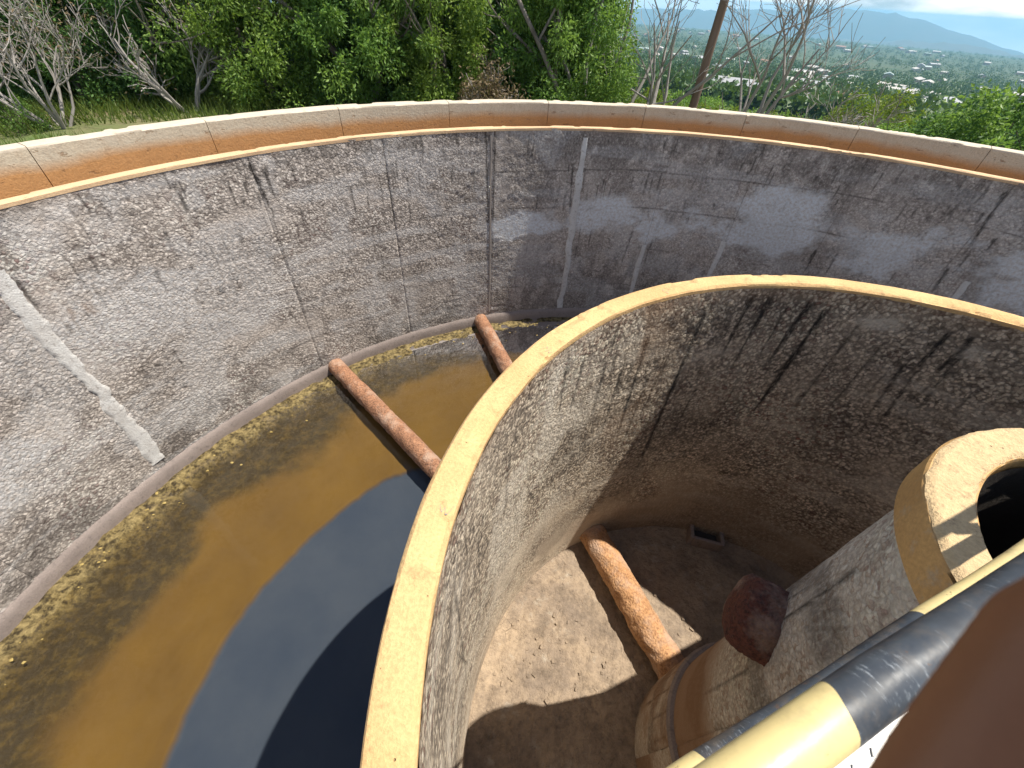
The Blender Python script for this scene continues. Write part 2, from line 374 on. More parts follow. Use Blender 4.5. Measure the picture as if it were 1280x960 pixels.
# ground
g = G('hillside earth and grass'); v = g.obj()
n1 = g.noise(v, .35, 8, .65); n2 = g.noise(v, .02, 6, .6)
near = g.mixc(g.ramp(n1, (.42, 0), (.62, 1)), (.085, .13, .03), (.20, .16, .09))
near = g.mixc(g.ramp(g.noise(v, .12, 5, .6), (.60, 0), (.64, 1)), near, (.52, .44, .36))
far = g.mixc(g.ramp(n2, (.40, 0), (.60, 1)), (.035, .070, .022), (.065, .085, .035))
far = g.mixc(g.ramp(g.noise(v, .05, 6, .7), (.62, 0), (.70, .6)), far, (.30, .24, .18))
geo = g.n('ShaderNodeNewGeometry').outputs['Position']; ln = g.n('ShaderNodeVectorMath', operation='LENGTH', i_0=geo).outputs['Value']
c = g.mixc(g.ramp(g.math('DIVIDE', ln, 200.0), (.12, 0), (.4, 1)), near, far)
M['ground'] = g.set(c, .95, g.bump(g.noise(v, 6, 6, .7), .8, .05))
g = G('mountain scrub'); v = g.obj()
M['mountain'] = g.set(g.mixc(g.noise(v, .004, 6), (.06, .075, .05), (.11, .10, .075)), .95)

# ------------------------------------------------------------------ terrain
def ground_z(x, y):
    r = np.hypot(x, y); az = np.degrees(np.arctan2(y, x)) % 360
    # open slope to the right (azimuth < ~85), shelf with trees to the left
    right = 1-sstep(78, 112, az); right = np.where(az > 270, 1.0, right); right = np.where((az > 180) & (az <= 270), 0.25*sstep(200, 270, az), right)
    d = np.maximum(r-10.5, 0)
    slope = -.13*d - .0
    prof = np.interp(r, [8, 11, 16, 40, 100, 200, 320, 600, 1000, 2000, 3500, 6000, 9000, 14000, 40000],
                     [0, -.1, -1.2, -5.6, -14.5, -25, -35, -54, -74, -105, -135, -215, -330, -500, -1500])
    left = np.interp(r, [8, 14, 30, 70, 200, 600, 2000, 6000, 40000], [0, 0, -.6, -6, -22, -55, -110, -215, -1500])
    z = prof*right+left*(1-right)
    z = z + (fbm(x/9, y/9, 5)-.5)*np.clip((r-9)/12, 0, 1)*.5 + (fbm(x/90, y/90, 9)-.5)*np.clip((r-60)/200, 0, 1)*7
    return z
rr = np.concatenate([np.geomspace(8.62, 60, 60), np.geomspace(63, 11600, 90)])
th = np.linspace(0, 2*np.pi, 361)[:-1]
RR, TH = np.meshgrid(rr, th, indexing='ij'); X = RR*np.cos(TH); Y = RR*np.sin(TH); Z = ground_z(X, Y)
nr, nth = RR.shape
def gridfaces(nr, nth, wrap):
    i = np.arange(nr-1)[:, None]; j = np.arange(nth if wrap else nth-1)[None, :]; k = (j+1) % nth
    return np.stack([i*nth+j, (i+1)*nth+j, (i+1)*nth+k, i*nth+k], -1).reshape(-1, 4)
tag(link('ground', mesh('ground', np.c_[X.ravel(), Y.ravel(), Z.ravel()], gridfaces(nr, nth, True)), M['ground']), 'hillside ground falling away to the wooded valley', None, None, 'structure')

# mountains: a long ridge at the far side of the valley
def ridge(name, label, azs, tops, dist, width, seed):
    n = 140; m = 14
    a = np.linspace(azs[0], azs[-1], n); top = np.interp(a, azs, tops)
    top = top + (fbm(a*1.1, a*0, seed, 5)-.5)*dist*.007
    V = []
    for k in range(m):
        q = k/(m-1); rad = dist-width*.5+width*q; prof = math.sin(math.pi*q)**.8
        base = -rad*.037
        rough_ = (fbm(a*2.3, a*0+q*6, seed+3, 5)-.5)*dist*.010*(1 if 0 < k < m-1 else 0)*(1-prof*.6)
        z = base+(top-base)*prof+rough_
        aa = np.radians(a); V.append(np.c_[CAM.x+rad*np.cos(aa), CAM.y+rad*np.sin(aa), z])
    tag(link(name, mesh(name, np.concatenate(V), gridfaces(m, n, False)), M['mountain']), label, None, None, 'structure')
D2 = 9500
el = lambda deg, d: 2.4+math.tan(R_(deg))*d
ridge('mountain_ridge', 'long blue mountain ridge on the horizon', [20, 40, 45, 48.4, 53, 57.4, 60, 62.8, 66, 70, 80, 100],
      [el(x, D2) for x in (-2.6, -2.5, -2.3, -1.85, -.9, -.15, 0.0, .05, -.2, -.5, -.9, -1.4)], D2, 3000, 11)
ridge('hill_ridge', 'low blue foothill in front of the mountain ridge', [20, 40, 46, 50, 54, 58, 63, 70, 85],
      [el(x, 6800) for x in (-2.2, -2.25, -2.35, -1.75, -1.6, -1.9, -2.2, -2.3, -2.4)], 6800, 1500, 23)

# ------------------------------------------------------------------ tank
ZW, ZWEIR, ZRING, ZFLOOR, ZPAR, ZCAP = -2.91, 0.80, 0.90, -2.87, 1.00, 1.15
R1, RP, RO, RI = 7.50, 8.315, 2.545, 2.40
tank = empty('settling_tank', (0, 0, -3.4), 'large round weathered concrete settling tank with ochre stained rim', 'tank')

def wall_grid(name, R, t0, t1, z0, z1, step, paint, mat, parent, inward=True, disp=.006, seed=1, gap=.002):
    """curved wall sheet seen from inside; t in degrees"""
    g_ = math.degrees(gap/R); a = np.radians(np.arange(0, 1)); n = max(3, int(math.radians(t1-t0)*R/step)); m = max(3, int((z1-z0)/step))
    tt = np.linspace(t0+g_, t1-g_, n); zz = np.linspace(z0, z1, m)
    T, Zz = np.meshgrid(tt, zz, indexing='ij'); S = np.radians(T)*R
    d = (fbm(S*14, Zz*14, seed, 3)-.5)*2*disp + (fbm(S*1.7, Zz*1.7, seed+9, 3)-.5)*disp*2.5
    at = paint(T, Zz, S)
    d = d*(1-.8*at['smoothness']) - at['stain']*.0
    e = np.zeros_like(d); e[0, :] = e[-1, :] = 1                       # turn the panel edges back into the joint
    rad = R + (d if inward else -d) + e*.008*(1 if inward else -1)
    v = np.c_[(rad*np.cos(np.radians(T))).ravel(), (rad*np.sin(np.radians(T))).ravel(), Zz.ravel()]
    f = gridfaces(n, m, False)
    if inward: f = f[:, ::-1]
    me = mesh(name, v, f, True, np.c_[S.ravel(), Zz.ravel()], {k: x.ravel() for k, x in at.items()})
    return link(name, me, mat, parent)

OUT_ST = [(52.4,.65,51.6,-.3,.035,1),(65.6,-.74,65.5,-1.17,.03,1),(52.0,-.5,51.6,-.91,.04,1),(50.3,.07,50.2,-.14,.03,1),(138.4,.67,137.7,-.05,.035,1),(137.3,.57,137.1,.2,.035,1),(139.4,.65,139.4,.31,.025,.8),
          (112.4,.78,111.9,-.8,.035,1),(111.2,.78,111.35,-1.6,.03,1),(100.7,.25,100.1,-.64,.03,.9),(98.9,.19,98.8,-.21,.025,.8),(87.0,-.7,87.5,-1.83,.03,.9),(90.4,-.91,90.9,-1.68,.03,.8),(124.8,.6,124.7,-.6,.022,.9),(157.7,.18,157.8,-.17,.04,.9),
          (138.0,-.05,138.2,-1.9,.014,.7),(98.2,-.8,98.4,-1.7,.02,.8),(96.5,-.9,96.6,-1.4,.02,.7),(149.5,-.2,149.6,-.5,.03,.8)]
rs = np.random.default_rng(3)
for k in range(320):
    t = rs.uniform(35, 195); z = .75-abs(rs.normal(0, .9)); l = rs.uniform(.06, .45)
    OUT_ST.append((t, z, t+rs.normal(0, .1), z-l, rs.uniform(.012, .028), rs.uniform(.4, .9)))
for k in range(70):     # thick dribbles just under the lip on the shaded side
    t = rs.uniform(40, 128); z = .76; OUT_ST.append((t, z, t, z-rs.uniform(.05, .5), rs.uniform(.012, .03), rs.uniform(.4, .8)))
PALE = [(106.9,-.54,4.0,.42,1),(84.3,-.54,5.0,.40,1),(71,-.38,5.0,.42,1),(55.1,-.48,6,.36,.9),(94.7,-.48,4.5,.34,1),(63,-.5,5,.3,.7),(45,-.6,6,.4,.9),(150,-.55,6,.4,.42),(160,-.9,3,.5,.3),(168,-1.5,4,.3,.5),(146,-1.4,5,.4,.35),(152,-2.0,4,.25,.35)]
def streaks(T, Z, lst, R, x):
    for (ta, za, tb, zb, wd, s) in lst:
        sel = (np.abs(T-(ta+tb)/2) < 3+abs(ta-tb))
        if not sel.any(): continue
        q = np.clip((za-Z[sel])/max(za-zb, .01), -.2, 1.2)
        tc_ = ta+(tb-ta)*q; dx = np.abs(np.radians(T[sel]-tc_))*R + (vnoise(Z[sel]*11, Z[sel]*0+ta, 3)-.5)*.012
        wv = wd*(1.0-.55*np.clip(q, 0, 1))*(.6+.8*vnoise(Z[sel]*7, Z[sel]*0+ta*3, 5))
        x[sel] = np.maximum(x[sel], s*sstep(wv, wv*.35, dx)*sstep(-.06, .02, q)*sstep(1.12, .75, q))
def paint_outer(T, Z, S):
    st = np.zeros_like(T); streaks(T, Z, OUT_ST, R1, st)
    n = fbm(S*1.3, Z*1.3, 4, 5)
    for zl in (-2.05, -1.22, -.45, .18):          # shutter lift lines, broken up
        wz = zl+(fbm(S*.5, S*0, 8)-.5)*.10
        st = np.maximum(st, .75*sstep(.016, .006, np.abs(Z-wz))*sstep(.48, .58, fbm(S*.8, S*0+zl, 12, 3)))
    top = sstep(.42, .78, Z)*sstep(.40, .60, fbm(S*3.2, Z*2.2, 6, 4)); st = np.maximum(st, .40*top)
    shade = 1-sstep(104, 114, T)                    # unlit side: shade painted in on top of the algae stain
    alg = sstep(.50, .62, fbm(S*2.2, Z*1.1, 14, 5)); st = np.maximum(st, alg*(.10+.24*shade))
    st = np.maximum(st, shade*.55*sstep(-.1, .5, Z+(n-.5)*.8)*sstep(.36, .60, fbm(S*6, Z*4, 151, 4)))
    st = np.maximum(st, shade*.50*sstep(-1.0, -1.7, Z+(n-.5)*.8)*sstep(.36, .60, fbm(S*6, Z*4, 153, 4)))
    low = sstep(-1.9, -2.5, Z)*sstep(.42, .58, fbm(S*4, Z*3, 16, 4)); st = np.maximum(st, .5*low)
    pl = np.zeros_like(T)
    for (t, z, wt, wz, s) in PALE:
        q = ((T-t)/wt)**2+((Z-z)/wz)**2; pl = np.maximum(pl, s*sstep(1.2, .15, q*.5+(fbm(S*1.3, Z*2.4, 131, 6, .6)-.45)*4.6))
    drag = sstep(.5, .68, fbm(S*.8, Z*4.5, 33, 5)); pl = np.maximum(pl, drag*.30)
    bl = sstep(.55, .72, fbm(S*2.5, Z*2.5, 37, 5)); pl = np.maximum(pl, bl*.28)
    sm = np.maximum(pl*.8, sstep(.56, .70, fbm(S*1.6, Z*1.6, 21, 4))*.5)
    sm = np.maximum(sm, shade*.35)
    st = st*(1-.75*pl)
    ru = .35*sstep(.66, .79, Z)*sstep(.35, .6, fbm(S*2, Z, 41)) + .5*sstep(.62, .72, fbm(S*5, Z*3, 43, 4))*sstep(4, 1, np.abs(T-157))*sstep(-1, -.3, Z)
    return dict(stain=np.clip(st, 0, 1), pale=np.clip(pl, 0, 1), smoothness=np.clip(sm, 0, 1), rust=np.clip(ru, 0, 1))
J = [-8, 4, 16, 28, 40, 52.2, 65.5, 77, 88, 99.7, 111.6, 124.7, 138.3, 158.3, 171, 184, 196]
for a, b in zip(J[:-1], J[1:]):
    fine = 39 < (a+b)/2 < 196
    wall_grid('wall_panel', R1, a, b, ZW-.5, ZWEIR-.02, .021 if fine else .12, paint_outer, M['outer'], tank, seed=int(a)+50)
a = 196
while a < 352:
    wall_grid('wall_panel', R1, a, a+12, ZW-.5, ZWEIR-.02, .15, paint_outer, M['outer'], tank, seed=int(a)); a += 12
# core of the wall behind the panels, and the pale weir lip on top
mb = MB(); mb.lathe([(R1+.035, ZW-.6), (R1+.035, ZWEIR-.05), (R1+.11, ZWEIR-.05), (R1+.11, ZW-.6)], 180, closed=True); mb.build('wall_core', M['skirt'], tank)
def lip(name, r0, r1, z0, z1, n, mat, parent, bev=.012, jit=.004, seed=0, t0=0, t1=360, attrs=None, jo=4):
    """closed ring (or arc) of rectangular section with bevelled, slightly chipped arrises"""
    pr = [(r0, z0), (r0, z1-bev-.012), (r0, z1-bev), (r0+bev*.35, z1-bev*.35), (r0+bev, z1), ((r0+r1)/2, z1+.001), (r1-bev, z1), (r1-bev*.35, z1-bev*.35), (r1, z1-bev), (r1, z0)]
    full = (t1-t0) >= 360; m = n if full else n+1
    tt = np.radians(np.linspace(t0, t1, n+1)[:m]); V = []
    for k, (r, z) in enumerate(pr):
        j1 = (fbm(tt*r0*2.1, tt*0+(0 if k < 3 else k)*.4, seed, jo)-.5)*2*jit; j2 = (fbm(tt*r0*2.7, tt*0+k*.4+50, seed+3, jo)-.5)*2*jit
        ch = sstep(.63, .72, fbm(tt*r0*4.0, tt*0+(k < 5)*9.0, seed+7, 4))*jit*2.2 if k in (3, 4, 6, 7) else 0
        rr_ = r+j1+(ch if k < 5 else -ch); zz_ = z+j2*(k not in (0, 9))-ch
        V.append(np.c_[rr_*np.cos(tt), rr_*np.sin(tt), zz_+tt*0])
    P = len(pr); v = np.concatenate(V); i = np.arange(P-1)[:, None]; j = np.arange(n if full else n)[None, :]; kk = (j+1) % m
    f = np.stack([i*m+j, i*m+kk, (i+1)*m+kk, (i+1)*m+j], -1).reshape(-1, 4)
    me = mesh(name, v, f[:, ::-1], True, attrs={k_: f_(v) for k_, f_ in attrs.items()} if attrs else None)
    if not full:      # end caps
        bm = bmesh.new(); bm.from_mesh(me); bm.verts.ensure_lookup_table()
        bm.faces.new([bm.verts[k*m] for k in range(P)]); bm.faces.new([bm.verts[k*m+m-1] for k in reversed(range(P))])
        bm.to_mesh(me); bm.free()
    bm = bmesh.new(); bm.from_mesh(me); bmesh.ops.recalc_face_normals(bm, faces=bm.faces); bm.to_mesh(me); bm.free()
    me.set_sharp_from_angle(angle=R_(26))
    return link(name, me, mat, parent)
lip('weir_lip', R1-.004, R1+.12, ZWEIR-.045, ZWEIR, 1400, M['weir'], tank, .012, .006, 5)
# launder channel and its outer parapet, cast in 12 degree lengths
mb = MB(); mb.lathe([(R1+.10, ZWEIR-.62), (RP+.05, ZWEIR-.64)], 180); mb.build('launder_floor', M['launder'], tank)
par = bpy.data.objects.new('parapet', None); col.objects.link(par); par.parent = tank; par['label'] = 'ochre and grey stained outer parapet'
par.matrix_parent_inverse = Matrix.Translation((0, 0, 3.4))
for k in range(30):
    t0 = 67.0+12*k; mid = (t0+6) % 360
    n = 60 if 40 < mid < 200 else 20
    gp = math.degrees(.004/RP)
    lip('parapet_segment', RP, RP+.22, -.35, ZPAR, n, M['parapet'], par, .02, .005, 20+k, t0+gp, t0+12-gp, jo=2,
        attrs={'level': lambda v: np.clip((v[:, 2]-.62)/(ZPAR-.012-.62), 0, 1)})
mb = MB(); mb.lathe([(RP+.03, -.6), (RP+.03, ZPAR-.05), (RP+.19, ZPAR-.05), (RP+.19, -.6)], 180, closed=True); mb.build('parapet_core', M['launder'], tank)

# light mortar strips over the joints
def strip(name, R, tcen, wd, z0, z1, seed, mat, parent, proud=.012, taper=0):
    m = int((z1-z0)/.015); zz = np.linspace(z0, z1, m); nx = 7; V = []
    lo = (fbm(zz*2.4, zz*0, seed, 6, .6)-.5)*wd*.8; hi = (fbm(zz*2.4, zz*0+30, seed, 6, .6)-.5)*wd*.8
    for k in range(nx):
        q = k/(nx-1); s = -wd/2*(1-taper*(zz-z0)/(z1-z0))+lo + q*(wd*(1-taper*(zz-z0)/(z1-z0))+hi-lo)
        r = R-proud*(1 if 0 < k < nx-1 else -1.6)+(fbm(zz*8, zz*0+q*3, seed+2, 3)-.5)*.004
        t = math.radians(tcen)+s/R; V.append(np.c_[r*np.cos(t), r*np.sin(t), zz])
    V = np.concatenate(V); f = gridfaces(nx, m, False)[:, ::-1]
    return link(name, mesh(name, V, f), mat, parent)
strip('joint_strip', R1, 158.4, .22, ZW+.36, .30, 1, M['strip'], tank)
strip('joint_strip', R1, 99.5, .15, ZW+.25, .66, 2, M['strip'], tank)
strip('joint_strip', R1, 88.2, .10, ZW+.42, -1.15, 3, M['strip'], tank)
strip('joint_strip', R1, 111.7, .05, ZW+.3, .7, 4, M['outer'], tank, .006)
strip('joint_strip', R1, 77.3, .12, ZW+.3, -.9, 6, M['strip'], tank, .008)
strip('joint_strip', R1, 49.5, .12, -1.6, -.6, 7, M['strip'], tank, .008)
# smooth skirting just above the water
mb = MB(); mb.lathe([(R1-.045, ZW-.3), (R1-.045, ZW+.08), (R1-.034, ZW+.16), (R1-.016, ZW+.22), (R1+.03, ZW+.26)], 300); mb.build('skirting', M['skirt'], tank, True)

# bed of the annulus and the water on it
nb_r, nb_t = 260, 900
rr = np.linspace(RO-.1, R1+.02, nb_r); tt = np.radians(np.linspace(0, 360, nb_t+1)[:-1])
RR, TT = np.meshgrid(rr, tt, indexing='ij'); X = RR*np.cos(TT); Y = RR*np.sin(TT); A_ = np.degrees(TT) % 360
nb1 = fbm(X*.9, Y*.9, 61, 5)
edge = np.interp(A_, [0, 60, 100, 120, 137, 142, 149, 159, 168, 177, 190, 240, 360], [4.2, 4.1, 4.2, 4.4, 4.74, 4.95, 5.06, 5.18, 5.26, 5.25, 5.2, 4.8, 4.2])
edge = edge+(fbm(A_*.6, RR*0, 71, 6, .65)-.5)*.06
darkish = sstep(.03, -.03, RR-edge)  # zone of the painted sky reflection, set slightly lower
alg = sstep(-.22, .30, RR-(6.56+(nb1-.5)*1.5+np.interp(A_, [100, 130, 150, 180], [.0, .0, -.1, -.1])))
crust = sstep(-.14, .14, RR-(7.20+(nb1-.5)*.35+(fbm(X*4, Y*4, 169, 4)-.5)*.25))
Zb = ZW-.10-.05*darkish-.02*fbm(X*2, Y*2, 64)+alg*(.055*fbm(X*5, Y*5, 66, 5)-.01)+crust*(.075+.075*fbm(X*9, Y*9, 68, 4))
me = mesh('tank_bed', np.c_[X.ravel(), Y.ravel(), Zb.ravel()], gridfaces(nb_r, nb_t, True), True, None, dict(algae=alg.ravel(), darkish=darkish.ravel(), crust=crust.ravel()))
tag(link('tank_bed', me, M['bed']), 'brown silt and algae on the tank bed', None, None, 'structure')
mb = MB(); mb.lathe([(RO-.05, ZW), (4.0, ZW), (6.0, ZW), (R1-.03, ZW)], 240)
wobj = mb.build('water', M['water'], None, True); tag(wobj, 'shallow still brown water in the outer ring of the tank', None, None, 'structure')
# loose scum rafts floating by the wall
mb = MB(); rs = np.random.default_rng(12)
for k in range(160):
    t = R_(rs.uniform(100, 190)); r = 7.45-abs(rs.normal(0, .28)) if k < 380 else rs.uniform(5.8, 7.2); s = rs.uniform(.005, .019)
    c = Vector((r*math.cos(t), r*math.sin(t), ZW+.004+rs.uniform(0, .004))); n = rs.integers(5, 8); a0 = rs.uniform(0, 6.28)
    ring = [c+Vector((math.cos(a0+6.283*j/n)*s*rs.uniform(.5, 1.2)*1.5, math.sin(a0+6.283*j/n)*s*rs.uniform(.5, 1.2), 0)) for j in range(n)]
    b = mb.addv(ring+[c+Vector((0, 0, s*.35))])
    for j in range(n): mb.f.append((b+j, b+(j+1) % n, b+n))
g = G('dry algae scum'); M['scum'] = g.set(g.mixc(g.noise(g.obj(), 9, 5), (.42, .32, .12), (.24, .17, .05)), .9)
tag(mb.build('floating_scum', M['scum']), 'flecks of yellow dried algae floating along the tank wall', None, None, 'stuff')

# ------------------------------------------------------------------ inner ring wall
ring = empty('inner_ring_wall', (0, 0, ZFLOOR), 'round inner concrete wall with bright ochre coping inside the tank', 'wall')
RING_ST = [(140.3,.78,140.0,.16,.03,.9),(135.8,.61,136.6,.11,.03,.9),(119.7,.55,118.9,-.69,.03,1),(108.3,.7,108.1,-1.6,.04,1),(99.8,.78,99.9,.2,.03,1),(96.1,.78,96.3,.05,.035,1),(92,.69,91.6,.1,.02,.9),(88.3,.75,89.2,.1,.04,1),(84.8,.68,85.6,-.6,.04,1),(112.4,.49,114.6,-.7,.02,.8),(129.3,.42,129.2,-.16,.03,.8),
           (64.8,.71,64.9,.3,.03,1),(61.8,.7,61.6,.3,.03,1),(65.2,.6,62.2,-.34,.02,.9),(61.5,.7,59.3,-.04,.02,.9),(66.8,.37,65.1,-.22,.03,.9),(124,.3,124.3,-.5,.018,.8),(116,.1,116.2,-.9,.025,.9),(102,-.2,102.3,-.9,.02,.8),(93,-.2,93.4,-.8,.02,.7),(78,.6,78.2,-.4,.025,.8),(72,.5,72.3,-.6,.02,.8),(155,.4,155,-.7,.02,.7),(165,.2,165,-1.1,.02,.7),(174,.5,173.6,-1.5,.025,.7),
           (147,-.4,143.5,-.75,.018,.9),(141,-.2,137.5,-.42,.015,.8),(176,-.3,172,-1.3,.02,.8)]
rs = np.random.default_rng(8)
for k in range(110):
    t = rs.uniform(35, 215); z = .8-abs(rs.normal(0, 1.1)); RING_ST.append((t, z, t+rs.normal(0, .4), z-rs.uniform(.05, .5), rs.uniform(.006, .016), rs.uniform(.3, .8)))
def paint_ring(T, Z, S):
    st = np.zeros_like(T); streaks(T, Z, RING_ST, RI, st)
    n = fbm(S*1.6, Z*1.6, 104, 5)
    st = np.maximum(st, .30*sstep(.52, .70, fbm(S*2.4, Z*1.6, 106, 5)))
    low = sstep(-1.2, -2.3, Z+(n-.5)*1.2)
    darker = sstep(122, 105, T+(n-.5)*14)  # shade painted dark and brown low on the ring's shadow side
    pl = sstep(.50, .68, fbm(S*3.5, Z*2.2, 108, 5))*.7*sstep(-2.4, -.6, Z)*sstep(118, 135, T)
    pl = np.maximum(pl, .7*sstep(1.2, .2, ((T-75)/5)**2+((Z-.66)/.09)**2+(n-.5)*2)); pl = np.maximum(pl, .6*sstep(1.2, .2, ((T-60)/3)**2+((Z-.60)/.09)**2+(n-.5)*2))
    pl = np.maximum(pl, .35*sstep(.55, .7, fbm(S*1.2, Z*5, 121, 4)))
    sm = np.clip(.55*low+.3*pl+.4*sstep(.55, .68, fbm(S*1.3, Z*1.3, 112, 4)), 0, 1)
    ru = .22*low*darker + .30*sstep(.70, .86, Z) + .42*sstep(.58, .70, fbm(S*3, Z*1.2, 115, 4))*sstep(16, 4, np.abs(T-124))*sstep(-1.6, .2, Z)  # brown band under the coping combines stain with its painted shadow
    st = np.maximum(st*(1-.5*pl), .50*low*darker)
    return dict(stain=np.clip(st, 0, 1), pale=np.clip(pl, 0, 1), smoothness=sm, rust=np.clip(ru, 0, 1))  # rust also carries the painted brown shade, low down and under the coping
wall_grid('ring_wall_face', RI, 20, 225, ZFLOOR-.1, ZRING-.04, .0165, paint_ring, M['ring'], ring, disp=.005, seed=77, gap=0)
wall_grid('ring_wall_face', RI, 225, 380, ZFLOOR-.1, ZRING-.04, .08, paint_ring, M['ring'], ring, disp=.005, seed=78, gap=0)
def paint_back(T, Z, S): k = paint_ring(T, Z, S); k['rust'] = k['rust']*.3; return k
wall_grid('ring_outer_face', RO, -180, 180, ZW-.3, ZRING-.04, .06, paint_back, M['ring'], ring, inward=False, disp=.005, seed=79, gap=0)
lip('coping', RI+.001, RO+.006, ZRING-.045, ZRING, 1100, M['coping'], ring, .018, .007, 31)
# hairline cracks across the coping
mb = MB(); mb.lathe([(RI+.02, ZFLOOR-.2), (RI+.02, ZRING-.07), (RO-.02, ZRING-.07), (RO-.02, ZFLOOR-.2)], 120, closed=True); mb.build('wall_core', M['skirt'], ring)
for tcr, sd in ((144.5, 1), (171.0, 2), (118.0, 3)):
    mb = MB(); q = np.linspace(0, 1, 10); zz = ZRING+.003
    lpts = [(RI+.0+(RO-RI)*(.05+.5*x), R_(tcr)+(vnoise(x*7, sd, sd)-.5)*.03) for x in q]
    top = [(r*math.cos(t), r*math.sin(t), zz) for r, t in lpts]; bot = [(r*math.cos(t+.0022*math.sin(math.pi*(k+.2)/9.6)), r*math.sin(t+.0022*math.sin(math.pi*(k+.2)/9.6)), zz) for k, (r, t) in enumerate(lpts)]
    b = mb.addv(top+bot)
    for k in range(9): mb.f.append((b+k, b+k+1, b+10+k+1, b+10+k))
    mb.build('crack', M['tread'], ring)

# ring floor
n1_, n2_ = 170, 420
rr = np.linspace(.02, RI+.03, n1_); tt = np.radians(np.linspace(0, 360, n2_+1)[:-1]); RR, TT = np.meshgrid(rr, tt, indexing='ij'); X = RR*np.cos(TT); Y = RR*np.sin(TT)
Zf = ZFLOOR+.05*(fbm(X*2.2, Y*2.2, 141, 5)-.5)+.055*(fbm(X*7, Y*7, 143, 5, .62)-.5)+.05*sstep(RI-.14, RI, RR)
tag(link('ring_floor', mesh('ring_floor', np.c_[X.ravel(), Y.ravel(), Zf.ravel()], gridfaces(n1_, n2_, True)), M['silt']), 'dried cracked silt on the floor inside the inner ring', None, None, 'structure')
mb = MB(); rs = np.random.default_rng(5)
for k in range(420):      # flakes and crumbs of dried silt
    r = RI*math.sqrt(rs.uniform(.1, .97)); t = R_(rs.uniform(70, 260)); s = rs.uniform(.008, .026); c = Vector((r*math.cos(t), r*math.sin(t), ZFLOOR+.05*(float(fbm(np.array([r*math.cos(t)*2.2]), np.array([r*math.sin(t)*2.2]), 141, 5)[0])-.5)+.006))
    Mx = Matrix.Rotation(rs.uniform(0, 6.28), 3, 'Z') @ Matrix.Rotation(rs.normal(0, .35), 3, 'X'); mb.box(c, (s*rs.uniform(.8, 2.2), s*1.2, s*.5), Mx)
tag(mb.build('silt_crumbs', M['silt']), 'crumbs of dried silt scattered over the inner floor', None, None, 'stuff')
# low concrete sump surround against the ring wall
sump = empty('drain_surround', (.52, 2.28, ZFLOOR), 'small concrete drain surround at the foot of the ring wall', 'drain')
Mx = Matrix.Rotation(R_(77-90), 3, 'Z')
for nm, c, s in (('side', (-.19, -.02, .09), (.05, .22, .2)), ('side', (.19, -.02, .09), (.05, .22, .2)), ('front', (0, -.115, .09), (.33, .045, .2)), ('cover', (0, -.0, .04), (.33, .18, .05))):
    mb = MB(); mb.box(Mx @ Vector(c), s, Mx); o = mb.build(nm, M['skirt'] if nm != 'cover' else M['dark'], sump, local=True)
    bv = o.modifiers.new('b', 'BEVEL'); bv.width = .012; bv.segments = 2

# ------------------------------------------------------------------ central column
colm = empty('central_column', (0, 0, ZFLOOR), 'hollow round concrete column with ochre stained cap in the inner ring', 'column')
RS = .725
def paint_shaft(T, Z, S):
    n = fbm(S*2.2, Z*2.2, 204, 5)
    low = sstep(-.75, -1.35, Z+(n-.5)*.6)
    st = .55*sstep(.5, .64, fbm(S*2, Z*3, 206, 5)); streaks(T, Z, [(150, .6, 150.5, -.6, .03, .9), (163, -.4, 163, -1.3, .02, .7), (140, .2, 140, -.4, .02, .7)], RS, st)
    pl = .55*sstep(.52, .66, fbm(S*1.2, Z*4, 208, 4))
    return dict(stain=np.clip(st, 0, 1), pale=pl*(1-low), smoothness=np.clip(.6*low+.25, 0, 1), rust=np.clip(low*.85, 0, 1))
wall_grid('shaft', RS, -180, 180, ZFLOOR-.1, ZCAP-.17, .018, paint_shaft, M['shaft'], colm, inward=False, disp=.006, seed=90, gap=0)
def paint_foot(T, Z, S):
    n = fbm(S*2.2, Z*2.2, 224, 5); st = .6*sstep(.5, .62, fbm(S*1.6, Z*3.5, 226, 5)); streaks(T, Z, [(150, -1.9, 150.5, -2.7, .03, .9), (163, -1.85, 163, -2.6, .025, .8), (176, -1.9, 176, -2.4, .02, .7), (138, -1.9, 138, -2.3, .02, .7)], RS, st)
    return dict(stain=np.clip(st, 0, 1), pale=.3*sstep(.55, .7, n), smoothness=T*0+.55, rust=np.clip(.1+.7*sstep(.35, .65, fbm(S*1.5, Z*1.1, 228, 5)), 0, .85))
wall_grid('foot', RS+.045, -180, 180, ZFLOOR-.1, ZFLOOR+1.04, .02, paint_foot, M['shaft'], colm, inward=False, disp=.010, seed=93, gap=0)
mb = MB(); mb.lathe([(RS+.049, ZFLOOR+1.03), (RS+.03, ZFLOOR+1.062), (RS-.02, ZFLOOR+1.075)], 160)
M['base'] = plain_concrete('rust washed column foot', (.30, .19, .095), (.36, .25, .15), (.15, .09, .045), 2.6, .85, .6, .012)
mb.build('foot_collar', M['skirt'], colm, True)
lip('cap', .635, .79, ZCAP-.17, ZCAP, 420, M['cap'], colm, .016, .012, 51, jo=3)
